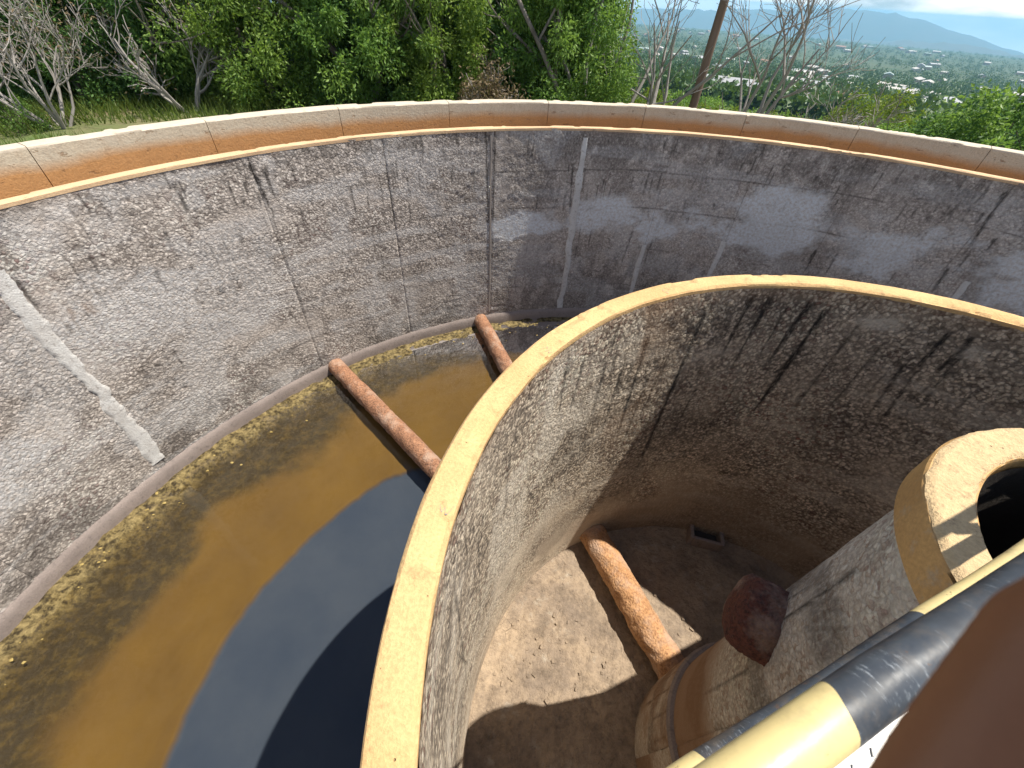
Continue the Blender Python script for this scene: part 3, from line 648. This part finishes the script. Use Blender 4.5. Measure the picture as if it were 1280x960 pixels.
# rough broken top bed of the cap
n1_, n2_ = 12, 420; rr = np.linspace(.640, .786, n1_); tt = np.radians(np.linspace(0, 360, n2_+1)[:-1]); RR, TT = np.meshgrid(rr, tt, indexing='ij')
ew = (fbm(TT*9, RR*0, 151, 4)-.5)*.02*np.where((RR > .783) | (RR < .643), 1, 0); RR2 = RR+ew
Zc = ZCAP+.010+.012*(fbm(RR2*np.cos(TT)*22, RR2*np.sin(TT)*22, 153, 5)-.3)*np.where((RR > .783) | (RR < .643), .0, 1) - .014*np.where((RR > .783) | (RR < .643), 1, 0)
link('cap_bed', mesh('cap_bed', np.c_[(RR2*np.cos(TT)).ravel(), (RR2*np.sin(TT)).ravel(), Zc.ravel()], gridfaces(n1_, n2_, True)), M['captop'], colm)
mb = MB(); mb.lathe([(.628, ZCAP-.06), (.625, ZCAP-.2), (.60, ZCAP-.25), (.60, -1.9), (0.01, -1.9)], 96); mb.build('bore', M['dark'], colm, True)
# scaled rusty stub pipe sticking out of the shaft
def rusty_tube(name, p0, p1, r, mat, parent, n=40, seg=60, amp=.012, seed=0, r_end=None, bulge=0):
    p0 = Vector(p0); p1 = Vector(p1); t = (p1-p0); Ln = t.length; t.normalize(); a = t.orthogonal().normalized(); b = t.cross(a)
    q = np.linspace(0, 1, seg); ph = np.linspace(0, 2*np.pi, n+1)[:-1]; Q, P = np.meshgrid(q, ph, indexing='ij')
    cx_, sx_ = np.cos(P)*r, np.sin(P)*r
    d = (fbm(cx_*18+Q*Ln*9, sx_*18+Q*Ln*5, seed, 4)-.5)*2*amp + (fbm(cx_*5+Q*Ln*3, sx_*5-Q*Ln*2, seed+5, 3)-.5)*2*amp*.8
    rad = (r*(1 if r_end is None else (1-Q)+Q*r_end/r)+bulge*np.sin(np.pi*Q))*(np.clip(1-np.abs(2*Q-1)**7, .03, 1)**.45 if bulge else 1)+d
    V = (np.array(p0)+(Q*Ln)[..., None]*np.array(t)+(rad*np.cos(P))[..., None]*np.array(a)+(rad*np.sin(P))[..., None]*np.array(b)).reshape(-1, 3)
    f = gridfaces(seg, n, True); me = mesh(name, V, f)
    bm = bmesh.new(); bm.from_mesh(me); bm.verts.ensure_lookup_table()
    vl = list(bm.verts)
    for ring_, base in ((0, p0), (seg-1, p1)):
        cv = bm.verts.new(base)
        for j in range(n): bm.faces.new((vl[ring_*n+j], vl[ring_*n+(j+1) % n], cv))
    bmesh.ops.recalc_face_normals(bm, faces=bm.faces); bm.to_mesh(me); bm.free()
    me.polygons.foreach_set('use_smooth', np.ones(len(me.polygons), bool)); me.set_sharp_from_angle(angle=R_(60))
    return link(name, me, mat, parent)
sa = R_(147); sz = -.22
rusty_tube('rusty_stub', (.58*math.cos(sa), .58*math.sin(sa), sz), (.94*math.cos(sa), .94*math.sin(sa), sz+.02), .205, M['rust_dark'], colm, 72, 56, .030, 61, .19, .012)

# ------------------------------------------------------------------ pipes
def pipe(az, r0, r1, z, rad, mat, label, grp, seed, holes):
    a = R_(az); u = Vector((math.cos(a), math.sin(a), 0)); p = empty('rusty_pipe', u*r0+Vector((0, 0, z-rad)), label, 'pipe', grp)
    rusty_tube('pipe_body', u*r0+Vector((0, 0, z)), u*r1+Vector((0, 0, z)), rad, mat, p, 40, 120, .013 if holes else .018, seed)
    side = Vector((-u.y, u.x, 0))
    for h in holes:
        mb = MB(); c = u*h+Vector((0, 0, z)); d = (side*.93+Vector((0, 0, -.30))).normalized()
        mb.tube([c+d*(rad-.03), c+d*(rad+.006)], .036, 12); mb.build('drain_hole_disc', M['holes'], p)  # raised near-black disc stands for the shade inside a hole
    return p
pipe(136.6, RO-.05, R1+.05, ZW+.14, .145, M['rust'], 'longer visible rusty pipe with drain holes crossing the water', None, 1, [6.8, 6.25, 5.6, 5.0, 4.4])
pipe(113.2, RO-.05, R1+.05, ZW+.14, .145, M['rust'], 'shorter rusty pipe at the far wall, half hidden behind the ochre coping', None, 2, [6.9, 6.3])
pipe(115.5, .66, RI+.04, ZFLOOR+.22, .165, M['rust_pale'], 'orange crusted pipe running from the ring wall to the column foot', None, 3, [])

# ------------------------------------------------------------------ footbridge with striped handrail (local X runs along the bridge)
BAZ = 25.2
bridge = empty('footbridge', (0, 0, 0), 'narrow steel footbridge with black and yellow striped handrail', 'footbridge'); bridge.rotation_euler = (0, 0, R_(BAZ))
ZD = 1.22
mb = MB(); mb.box((-3.2, -.04, ZD-.02), (8.2, .78, .04)); dk = mb.build('deck', M['deck'], bridge, local=True)
mb = MB(); rs = np.random.default_rng(2)
for i in range(150):
    for j in range(12):
        x = -3.4+i*.032; y = -.40+j*.062+(i % 2)*.031
        Mx = Matrix.Rotation(R_(38 if (i+j) % 2 else -38)+rs.normal(0, .15), 3, 'Z'); mb.box((x, y, ZD+.003), (.016*rs.uniform(.5, 1.1), .0025, .003), Mx)
t_ = mb.build('tread_bars', M['tread'], bridge, local=True); t_['kind'] = 'stuff'
for y in (.33, -.41):
    mb = MB(); mb.box((-3.2, y, ZD-.13), (8.2, .05, .17)); mb.build('girder', M['machine'], bridge, local=True)
mb = MB(); mb.box((1.75, -.02, ZD-.03), (2.3, 1.02, .05)); mb.build('platform', M['deck'], bridge, local=True)
mb = MB(); mb.box((1.9, .05, ZD+.30), (.6, .5, .5)); mb.box((1.9, .05, ZD+.6), (.35, .3, .12)); o = mb.build('drive_box', M['machine'], bridge, local=True); o.modifiers.new('b', 'BEVEL').width = .02
def rail(name, y, z, r, mat):
    mb = MB(); n = 60; mb.tube([(-7.2+8.4*k/n, y+.0015*math.sin(k*1.7), z+.001*math.sin(k*2.3)) for k in range(n+1)], r, 28); return mb.build(name, mat, bridge, True, True)
rail('handrail', .466, 2.04, .0185, M['rail_main']); rail('middle_rail', .437, 1.60, .024, M['rail_mid'])
rail('handrail', -.50, 2.04, .0205, M['rail_main']); rail('middle_rail', -.45, 1.60, .021, M['rail_mid'])
for x in (-6.6, -4.6, -3.1, -.1, 1.1):
    for y in (.425, -.46):
        mb = MB(); mb.tube([(x, y-.02 if y > 0 else y+.02, ZD-.1), (x, y+(.03 if y > 0 else -.02), 2.02)], .019, 14); mb.build('post', M['machine'], bridge, True, True)

# ------------------------------------------------------------------ the photographer's hand at the lens edge
hand = MB()
def hp(x, y, dep): return CAM + CAMROT @ Vector((x, y, -dep))
hf = Vector((-.549, -.836, .0)); hq = Vector((.836, -.549, .0)); hn = Vector((0, 0, 1))      # along the fingers, across the hand, away from the lens
TIP = Vector((.0488, -.1049, .074))                                  # tip of the index finger, just below the picture
def hv(al, ac, dn): q = TIP-hf*al+hq*ac+hn*dn; return hp(q.x, q.y, q.z)
fq = (hv(0, .01, 0)-hv(0, 0, 0)).normalized(); fn = (hv(0, 0, .01)-hv(0, 0, 0)).normalized()
for ac, sh, ln in ((0, 0, .076), (.0205, -.010, .086), (.041, -.006, .080), (.060, .012, .064)):
    al = [sh, sh+ln*.10, sh+ln*.28, sh+ln*.58, sh+ln, sh+ln+.022]; dn = [.001, .002, .002, .002, .0, -.010]
    hand.tube([hv(a_, ac+.0102, d_) for a_, d_ in zip(al, dn)], [.0055, .0085, .0098, .0104, .0110, .0108], 16)
def loft(sections, n=24):
    rings = []
    for (al, ac, dn, wa, wn_) in sections:
        c = hv(al, ac, dn); rings.append(hand.addv([c+fq*(wa*math.cos(2*math.pi*j/n))+fn*(wn_*math.sin(2*math.pi*j/n)) for j in range(n)]))
    for i in range(len(rings)-1):
        for j in range(n): k = (j+1) % n; hand.f.append((rings[i]+j, rings[i]+k, rings[i+1]+k, rings[i+1]+j))
    hand.f.append(tuple(rings[0]+j for j in reversed(range(n)))); hand.f.append(tuple(rings[-1]+j for j in range(n)))
loft([(.078, .040, -.008, .036, .010), (.088, .040, -.014, .042, .015), (.115, .041, -.030, .042, .018), (.145, .044, -.050, .038, .020), (.170, .048, -.068, .031, .021), (.19, .052, -.082, .029, .022), (.25, .066, -.125, .034, .029), (.32, .084, -.175, .041, .037), (.40, .105, -.235, .044, .042)])
hand.tube([hv(.150, .012, -.056), hv(.118, -.006, -.058), hv(.090, -.012, -.062), hv(.064, -.010, -.066), hv(.052, -.008, -.068)], [.017, .0150, .0122, .0112, .0078], 16)
person = hand.build('person', M['skin'], None, True)
tag(person, 'bare brown hand of a person, blurred at the lower right corner', 'person')
rm = person.modifiers.new('r', 'REMESH'); rm.mode = 'VOXEL'; rm.voxel_size = .0022; rm.use_smooth_shade = True
smo = person.modifiers.new('s', 'SMOOTH'); smo.factor = .5; smo.iterations = 6

# ------------------------------------------------------------------ vegetation
def leaf_mesh(name, cen, rad, counts, size, asp, droop, seed, shape='ell'):
    """leaves spread through clumps: cen (K,3), rad (K,3)"""
    r = np.random.default_rng(seed); K = len(cen); idx = np.repeat(np.arange(K), counts); N = len(idx)
    d = r.normal(size=(N, 3)); d /= np.linalg.norm(d, axis=1)[:, None]; q = r.uniform(0, 1, N)**(1/2.2)
    P = np.asarray(cen)[idx]+d*q[:, None]*np.asarray(rad)[idx]
    # blade direction: outward + drooping
    t = d*.6+r.normal(size=(N, 3))*.55; t[:, 2] -= droop; t /= np.linalg.norm(t, axis=1)[:, None]
    s = np.cross(t, r.normal(size=(N, 3))); s /= np.linalg.norm(s, axis=1)[:, None]+1e-9
    ln = size*r.uniform(.6, 1.35, N)[:, None]; wd = ln*asp*.5
    nn = np.cross(t, s)
    a = P; b = P+t*ln*.45+s*wd+nn*ln*.06; c = P+t*ln; e_ = P+t*ln*.45-s*wd+nn*ln*.06
    V = np.stack([a, b, c, e_], 1).reshape(-1, 3); f = np.arange(4*N).reshape(N, 4)
    ct = r.uniform(0, 1, K)[idx]; tint = np.clip(.55*ct+.45*r.uniform(0, 1, N), 0, 1)
    return mesh(name, V, f, False, None, {'tint': np.repeat(tint, 4)})
def branch_mesh(name, seed, stems, height, spread, levels, r0, kids=(4, 6), lean=(0, 0), n=6, minr=.004, upward=.15, twigs=True):
    """bare limbs; returns mesh and tip points"""
    r = random.Random(seed); mb = MB(); tips = []
    def grow(p, d, ln, rad, lv):
        pts = [p]; rads = [rad]; k = 5 if lv < 2 else 4; dd = d.copy()
        for i in range(k):
            dd = (dd+Vector((r.gauss(0, .16), r.gauss(0, .16), r.gauss(0, .1)+upward*.4))).normalized()
            p = p+dd*(ln/k); pts.append(p); rads.append(max(minr, rad*(1-.75*(i+1)/k)))
        mb.tube(pts, rads, max(3, n-lv), cap=False)
        if lv >= levels: tips.append(p); return
        for _ in range(r.randint(*kids)):
            q = r.uniform(.3, 1.0); i = min(k-1, int(q*k)); b = pts[i].lerp(pts[i+1], q*k-i) if i+1 < len(pts) else pts[-1]
            az = r.uniform(0, 6.283); o = dd.orthogonal().normalized(); o = Matrix.Rotation(az, 3, dd) @ o
            nd = (dd*r.uniform(.5, 1.0)+o*r.uniform(.45, .95)+Vector((0, 0, upward))).normalized()
            grow(b, nd, ln*r.uniform(.42, .72), max(minr, rads[i]*r.uniform(.5, .75)), lv+1)
    for s in range(stems):
        a = 6.283*s/stems+r.uniform(-.5, .5); d = Vector((math.cos(a)*spread+lean[0], math.sin(a)*spread+lean[1], 1)).normalized()
        grow(Vector((math.cos(a)*r0*.6, math.sin(a)*r0*.6, -.1)), d, height*r.uniform(.7, 1.05), r0*r.uniform(.6, 1), 0)
    return mb.me(name, True), tips
def from_cam(az, d): return CAM.x+d*math.cos(R_(az)), CAM.y+d*math.sin(R_(az))
def gz(x, y): return float(ground_z(np.array([x]), np.array([y]))[0])
def place(name, az, d, rz, sc, parts, label, cat, group=None, sink=.05):
    x, y = from_cam(az, d); t = empty(name, (x, y, gz(x, y)-sink), label, cat, group); t.rotation_euler = (0, 0, rz); t.scale = (sc, sc, sc)
    for nm, me, mat in parts:
        o = link(nm, me, mat, t, True)
        if me.materials[0] != mat: o.material_slots[0].link = 'OBJECT'; o.material_slots[0].material = mat
    return t

# leafy weeping trees: foliage hanging nearly to the ground
def weeping(seed, h=7.5, w_=2.6, n=110, leaves=150, size=.15, low=.4):
    r = np.random.default_rng(seed); c = []; q = []
    for k in range(n):
        z = r.uniform(low, h); u = (z-low)/(h-low); rad = w_*(math.sin(math.pi*(.26+.70*u))**.6)*r.uniform(.35, 1.0); a = r.uniform(0, 6.283)
        c.append((rad*math.cos(a), rad*math.sin(a), z)); s = r.uniform(.2, .52); q.append((s, s, s*1.05))
    return leaf_mesh('crown', c, q, np.full(n, leaves), size, .42, .3, seed)
CROWN = [weeping(s, *a) for s, a in ((101, (4.6, 2.0, 150, 300, .105, -.5)), (102, (4.0, 1.8, 130, 300, .10, -.5)), (103, (5.2, 2.2, 170, 290, .115, -.5)), (104, (3.4, 1.6, 110, 310, .095, -.5)))]
LIMB = [branch_mesh('trunk', s, 2, 4.0, .25, 2, .13, (4, 6), n=9, minr=.012, upward=.2)[0] for s in (11, 12, 13)]
TREES = [ # az, dist, crown, limb, scale, leaf material, label
 (129.5, 18.5, 0, 0, 1.0, 'leaf_a', 'dark green tree behind the bare grey shrubs at the left'),
 (138.5, 17.5, 3, 1, 1.1, 'leaf_a', 'dark green tree at the far left edge, behind the silvery shrub'),
 (121.6, 14.8, 1, 1, .95, 'leaf_b', 'bright green tree right of the dark forked shrub'),
 (117.0, 14.0, 0, 2, .9, 'leaf_e', 'bright green weeping tree with hanging leaves, left of the tallest dark one'),
 (112.6, 15.2, 2, 0, 1.0, 'leaf_a', 'dark green weeping tree left of the middle'),
 (108.2, 13.4, 1, 2, .95, 'leaf_b', 'fresh green weeping tree beside the parapet, left of the middle'),
 (104.0, 14.6, 2, 1, 1.0, 'leaf_a', 'dense dark green weeping tree in the middle of the row'),
 (100.4, 13.2, 3, 0, 1.0, 'leaf_e', 'bushy fresh green tree left of the fallen grey limb'),
 (86.9, 13.2, 1, 2, 1.0, 'leaf_b', 'bright green drooping tree right of the fallen grey limb'),
 (91.4, 14.6, 0, 0, 1.0, 'leaf_a', 'dark green drooping tree right behind the fallen grey limb'),
 (84.4, 14.4, 3, 1, .9, 'leaf_b', 'last green tree of the dense row, next to the pale leaning trunks'),
 (96.8, 17.0, 2, 2, 1.1, 'leaf_a', 'shaded dark tree behind the fallen grey limb'),
 (125.0, 20.0, 2, 1, 1.2, 'leaf_a', 'tall dark tree at the back of the left group'),
 (134.0, 21.0, 0, 2, 1.2, 'leaf_a', 'tall dark tree behind the silvery shrub at the left'),
 (110.5, 19.0, 2, 0, 1.2, 'leaf_a', 'tall dark tree at the back of the middle row'),
 (91.0, 18.5, 0, 2, 1.2, 'leaf_a', 'tall dark tree behind the bright drooping one'),
 (127.8, 15.2, 3, 2, .9, 'leaf_a', 'dull green tree in the gap between the silvery shrub and the forked one'),
 (132.6, 15.8, 1, 0, .85, 'leaf_a', 'dull green tree right behind the silvery shrub'),
 (142.5, 20.0, 2, 2, 1.1, 'leaf_a', 'dark tree just beyond the left end of the parapet'),
]
for k, (az, d, ci, li, sc, lm, lab) in enumerate(TREES):
    place('weeping_tree', az, d, k*1.37, sc, (('trunk', LIMB[li], M['bark']), ('crown', CROWN[ci], M[lm])), lab, 'tree', 'trees behind the tank')

# bare grey shrubs and trees
def bare(az, d, seed, stems, h, spread, lv, r0, label, name='bare_shrub', kids=(4, 6), mat='twig', lean=(0, 0), leaves=0, sink=.1, minr=.006, lmat='leaf_d', lsize=.07, cat='shrub'):
    me, tips = branch_mesh('branches', seed, stems, h, spread, lv, r0, kids, lean, 6, minr)
    parts = [('branches', me, M[mat])]
    if leaves:
        parts.append(('crown', leaf_mesh('crown', [tuple(t) for t in tips], [(.16, .16, .16)]*len(tips), np.full(len(tips), leaves), lsize, .35, .3, seed), M[lmat]))
    return place(name, az, d, 0, 1, parts, label, cat, None, sink)
bare(135.6, 12.7, 21, 7, 1.7, .75, 3, .045, 'silvery bare shrub with many fanned branches at the far left', lean=(-.25, 0), leaves=2, kids=(3, 5), minr=.005)
bare(125.4, 13.2, 22, 5, 1.9, .60, 3, .075, 'dark forked bare shrub left of the green trees', lean=(-.35, 0), leaves=2, kids=(3, 4), minr=.007)
bare(141.0, 14.5, 23, 5, 2.0, .7, 3, .05, 'grey bare shrub cut by the left edge', leaves=3, kids=(3, 4))
bare(130.8, 16.0, 27, 6, 2.2, .6, 3, .05, 'brownish thicket between the two bare shrubs', leaves=7, kids=(3, 5), mat='bark')
bare(83.2, 13.2, 24, 3, 4.2, .28, 2, .085, 'pale leaning trunks at the right end of the green row', 'bare_tree', (3, 4), lean=(-.05, 0), cat='tree')
bare(80.4, 14.2, 25, 3, 4.0, .40, 3, .06, 'grey bare tree with wide thin branches behind the pale trunks', 'bare_tree', (2, 4), lean=(.1, 0), cat='tree', minr=.006)
bare(76.4, 13.4, 26, 5, 3.6, .50, 3, .07, 'bare grey tree fanning up from the parapet left of the pole', 'bare_tree', (2, 4), lean=(.1, 0), cat='tree', minr=.006)
bare(66.4, 13.6, 28, 5, 3.4, .36, 3, .075, 'bare purplish grey tree with fine twigs right of the pole', 'bare_tree', (3, 5), lean=(.0, 0), cat='tree', minr=.005)
bare(57.6, 19.0, 29, 7, 1.5, .8, 3, .045, 'low bare grey bush between the yellow green trees at the right', leaves=2, kids=(3, 4), minr=.008)
bare(95.3, 11.4, 30, 6, .95, .5, 3, .04, 'dry brown bush at the parapet, left of the fallen grey limb', leaves=14, kids=(3, 4), lsize=.08)
# fallen limb
x, y = from_cam(89.2, 11.9); limb = empty('fallen_limb', (x, y, gz(x, y)), 'grey leaning dead limb in the middle of the green trees', 'limb')
mb = MB(); mb.tube([(.9, 0, -.1), (.5, 0, .7), (.0, .1, 1.5), (-.5, .1, 2.2), (-1.1, .2, 3.1), (-1.7, .2, 4.0)], [.055, .05, .047, .042, .035, .02], 10); mb.build('stem', M['bark'], limb, True, True)
mb = MB(); mb.tube([(-.1, .1, 1.6), (.3, .2, 2.3), (.4, .2, 3.2)], [.03, .025, .012], 8); mb.tube([(-.6, .1, 2.3), (-1.3, .0, 2.5), (-2.0, -.1, 2.4)], [.026, .02, .01], 8); mb.build('side_branches', M['bark'], limb, True, True)
# utility pole
x, y = from_cam(72.0, 13.2); up = empty('utility_pole', (x, y, gz(x, y)), 'plain brown wooden pole rising behind the parapet', 'pole')
mb = MB(); mb.tube([(0, 0, -.4), (.0, 0, 2), (.03, 0, 4.5), (.05, 0, 7.6)], [.105, .10, .09, .075], 14); mb.build('shaft', M['pole'], up, True, True)
mb = MB(); mb.box((.05, 0, 7.1), (1.5, .09, .11)); mb.build('crossarm', M['pole'], up, False, True)
for xx in (-.6, 0, .6):
    mb = MB(); mb.lathe([(.001, .0), (.035, .0), (.03, .06), (.045, .07), (.03, .12), (.001, .13)], 12); o = mb.build('insulator', M['strip'], up, True, True); o.location = (.05+xx, 0, 7.155)

# rounded leafy bushes on the slope
def bush(seed, n, rad, leaves, size=.11):
    r = np.random.default_rng(seed); c = []; q = []
    for k in range(n):
        d = r.normal(size=3); d /= np.linalg.norm(d); s = r.uniform(.35, 1)**.5; p = d*s*rad; c.append((p[0], p[1], max(.15, p[2]*.75+rad*.62))); v = rad*r.uniform(.14, .30); q.append((v, v, v*.85))
    return leaf_mesh('crown', c, q, np.full(n, leaves), size, .45, .15, seed)
BUSH = [bush(201, 34, 1.3, 110), bush(202, 42, 1.6, 110, .12), bush(203, 60, 2.2, 110, .15)]
STEM = branch_mesh('trunk', 31, 3, 1.6, .45, 1, .07, (3, 4), n=6, minr=.015)[0]
BS = [(75.2, 17.5, 0, .8, 'leaf_c', 'yellow green bush right behind the parapet, left of the pole'), (71.6, 18.5, 1, .62, 'leaf_c', 'bright yellow green bush at the foot of the pole'),
 (69.2, 17.0, 0, .75, 'leaf_c', 'low yellow green bush just right of the pole'), (67.6, 20.0, 1, .6, 'leaf_c', 'yellow green bush behind the purplish bare tree'),
 (64.6, 18.5, 0, .8, 'leaf_b', 'green bush right of the purplish bare tree'), (62.8, 21, 1, .7, 'leaf_c', 'light green bush in front of the large pale roof'), (60.4, 23, 1, .75, 'leaf_b', 'green bush below the large pale roof'),
 (55.6, 25, 2, .95, 'leaf_c', 'yellow green tree standing above the others at the right'), (54.0, 21, 1, .8, 'leaf_b', 'green bush right of the yellow green tree'), (52.6, 27, 1, .9, 'leaf_b', 'green bush behind the pale dirt patch'),
 (47.2, 15.5, 2, .72, 'leaf_a', 'large dark green bush behind the parapet near the right edge'), (44.6, 15.0, 2, .78, 'leaf_b', 'large green bush cut by the right edge'), (49.8, 19.5, 1, .9, 'leaf_a', 'dark green bush left of the large one at the right edge'), (43.2, 21, 2, 1.1, 'leaf_a', 'dark tree behind the bush at the right edge'),
 (130.6, 15.0, 0, .42, 'leaf_b', 'small green bush in the grass between the bare shrubs'), (137.9, 12.8, 0, .38, 'leaf_b', 'small green bush beside the silvery shrub'), (115.2, 14.4, 0, .5, 'leaf_c', 'small light green bush under the bright weeping tree'), (104.5, 14.6, 0, .5, 'leaf_b', 'small green bush at the parapet below the dense dark tree'),
 (91.2, 14.8, 0, .55, 'leaf_b', 'small green bush at the parapet below the drooping tree'), (78.8, 19, 0, .9, 'leaf_c', 'olive bush behind the pale leaning trunks'), (83.5, 20, 1, .9, 'leaf_b', 'green bush in the shade of the pale leaning trunks')]
for k, (az, d, bi, sc, lm, lab) in enumerate(BS):
    place('bush', az, d, k*2.1, sc, (('trunk', STEM, M['bark']), ('crown', BUSH[bi], M[lm])), lab, 'bush', 'bushes around the tank', .15)
# scattered trees on the slope below (told apart at 30-160 m)
rs = np.random.default_rng(44); CB = [bush(211, 30, 2.6, 60, .32), bush(212, 36, 3.2, 60, .36)]
for k in range(70):
    d = float(np.exp(rs.uniform(math.log(32), math.log(190)))); az = rs.uniform(40, 84)
    if 61 < az < 65 and d > 120: continue
    place('slope_tree', az, d, rs.uniform(0, 6), rs.uniform(.45, .9)*(1 if d > 50 else .6), (('trunk', STEM, M['bark']), ('crown', CB[k % 2], M[('leaf_a', 'leaf_b', 'leaf_far')[k % 3]])), 'rounded %s tree %s the slope below the tank' % (('dark green', 'bright green', 'dull green')[k % 3], 'far down' if d > 90 else 'halfway down' if d > 50 else 'near the top of'), 'tree', 'trees on the slope below the tank', .4)

# grass on the near ground at the left and along the parapet
r = np.random.default_rng(17); N = 60000
az = r.uniform(38, 150, N); d = r.uniform(8.4, 19, N)+r.exponential(1.0, N); gx = d*np.cos(np.radians(az))*1.0+0; gy = d*np.sin(np.radians(az))
k = (np.hypot(gx, gy) > 8.7) & (fbm(gx*.5, gy*.5, 91, 4) > .42); gx, gy = gx[k], gy[k]; N = len(gx); g0 = ground_z(gx, gy)
hgt = r.uniform(.08, .32, N)*(.6+fbm(gx*.7, gy*.7, 95)); a = r.uniform(0, 6.283, N); ln = r.normal(0, .35, (N, 2))*hgt[:, None]
b0 = np.c_[gx-np.cos(a)*.012, gy-np.sin(a)*.012, g0-.01]; b1 = np.c_[gx+np.cos(a)*.012, gy+np.sin(a)*.012, g0-.01]; tp = np.c_[gx+ln[:, 0], gy+ln[:, 1], g0+hgt]
me = mesh('grass', np.stack([b0, b1, tp], 1).reshape(-1, 3), np.arange(3*N).reshape(N, 3), False, None, {'tint': np.repeat(r.uniform(0, 1, N), 3)})
tag(link('grass', me, M['grass']), 'green grass on the ground outside the tank', None, None, 'stuff')

# far wooded valley: one mass of small crowns
r = np.random.default_rng(55); K = 15000
d = np.exp(r.uniform(math.log(190), math.log(4200), K)); az = r.uniform(36, 112, K)
vx = CAM.x+d*np.cos(np.radians(az)); vy = CAM.y+d*np.sin(np.radians(az)); dens = fbm(vx/140, vy/140, 57, 4); k = (dens > .40)
vx, vy, d = vx[k], vy[k], d[k]; vz = ground_z(vx, vy); sc = r.uniform(2.2, 4.6, len(vx))*(1+d/3500)
me = leaf_mesh('valley_trees', np.c_[vx, vy, vz+sc*.75], np.c_[sc, sc, sc*.8], np.full(len(vx), 26), 2.2, .8, .1, 58)
tag(link('valley_trees', me, M['leaf_far']), 'mass of green trees filling the valley', None, None, 'stuff')

# houses of the valley town
def house_mesh(L_, W_, H_, P_, name):
    mb = MB(); mb.box((0, 0, H_/2-1), (L_, W_, H_+2)); wm = mb.me(name)
    rb = MB(); o_ = .4; b = rb.addv([(-L_/2-o_, -W_/2-o_, H_), (L_/2+o_, -W_/2-o_, H_), (L_/2+o_, W_/2+o_, H_), (-L_/2-o_, W_/2+o_, H_), (-L_/2-o_, 0, H_+P_), (L_/2+o_, 0, H_+P_)])
    rb.f += [(b, b+1, b+5, b+4), (b+2, b+3, b+4, b+5), (b, b+4, b+3), (b+1, b+2, b+5), (b, b+3, b+2, b+1)]
    return wm, rb.me(name+'_roof')
def flat(name, c, rough=.8):
    g = G(name); return g.set(g.mixc(g.noise(g.obj(), 1.2, 4), c, tuple(x*.8 for x in c)), rough)
HW = [flat('cream house wall', (.44, .37, .29)), flat('white house wall', (.56, .53, .48)), flat('pink house wall', (.55, .40, .33))]
HR = [flat('tin roof', (.36, .37, .38), .5), flat('white roof', (.52, .50, .47)), flat('tile roof', (.36, .20, .14)), flat('pale green roof', (.34, .42, .40), .5)]
HM = [house_mesh(11, 8, 3.2, 1.6, 'wall'), house_mesh(16, 9, 3.4, 1.4, 'wall'), house_mesh(8, 7, 3.0, 1.2, 'wall')]
rs = np.random.default_rng(66); n_h = 0
while n_h < 240:
    d = float(np.exp(rs.uniform(math.log(230), math.log(3600)))); azh = rs.uniform(38, 92)
    x, y = from_cam(azh, d)
    if float(fbm(np.array([x/160]), np.array([y/160]), 157, 3)[0]) < .44: continue
    wm, rmh = HM[n_h % 3]; wi, ri_ = int(rs.integers(0, 3)), int(rs.choice(4, p=[.4, .4, .12, .08]))
    lab = 'small %s walled house with %s roof, %s' % (('cream', 'white', 'pink')[wi], ('grey tin', 'whitish', 'red brown', 'pale green')[ri_], 'far out in the valley town' if d > 1500 else 'in the middle of the valley town' if d > 600 else 'on the near side of the valley town')
    t = empty('house', (x, y, gz(x, y)+.4), lab, 'house', 'houses of the valley town'); t.rotation_euler = (0, 0, rs.uniform(0, 3.14)); s = rs.uniform(.8, 1.3)*(1+d/4000); t.scale = (s, s, s)
    for nm, me, mt in (('wall', wm, HW[wi]), ('roof', rmh, HR[ri_])):
        o = link(nm, me, mt, t, True)
        o.material_slots[0].link = 'OBJECT'; o.material_slots[0].material = mt
    n_h += 1
# the large pale roofed shed
x, y = from_cam(62.6, 215); shed = empty('long_shed', (x, y, gz(x, y)), 'long low shed with a large pale green roof below the slope', 'shed'); shed.rotation_euler = (0, 0, R_(-34))
mb = MB(); mb.box((0, 0, 1.5), (26, 10, 5)); mb.build('wall', HW[1], shed, False, True)
rb = MB(); b = rb.addv([(-13.6, -5.8, 4), (13.6, -5.8, 4), (13.6, 5.8, 4), (-13.6, 5.8, 4), (-13.6, 0, 5.4), (13.6, 0, 5.4)])
rb.f += [(b, b+1, b+5, b+4), (b+2, b+3, b+4, b+5), (b, b+4, b+3), (b+1, b+2, b+5), (b, b+3, b+2, b+1)]; rb.build('roof', HR[3], shed, False, True)
for k in range(6):
    mb = MB(); mb.box((-10.5+k*4.2, -5.04, 2.3), (1.8, .1, 1.3)); mb.build('window', M['tread'], shed, False, True)

# ------------------------------------------------------------------ haze over the valley
mb = MB(); mb.box((0, 0, -270), (23800, 23800, 584)); hz = mb.me('haze')
hm = bpy.data.materials.new('valley haze'); hm.use_nodes = True; t = hm.node_tree; t.nodes.clear()
o = t.nodes.new('ShaderNodeOutputMaterial'); pv = t.nodes.new('ShaderNodeVolumePrincipled'); t.links.new(pv.outputs[0], o.inputs['Volume'])
pv.inputs['Color'].default_value = (.33, .68, 1.0, 1); pv.inputs['Density'].default_value = 1.25e-4; pv.inputs['Anisotropy'].default_value = .0
tag(link('haze', hz, hm), 'pale blue haze over the valley', None, None, 'stuff')
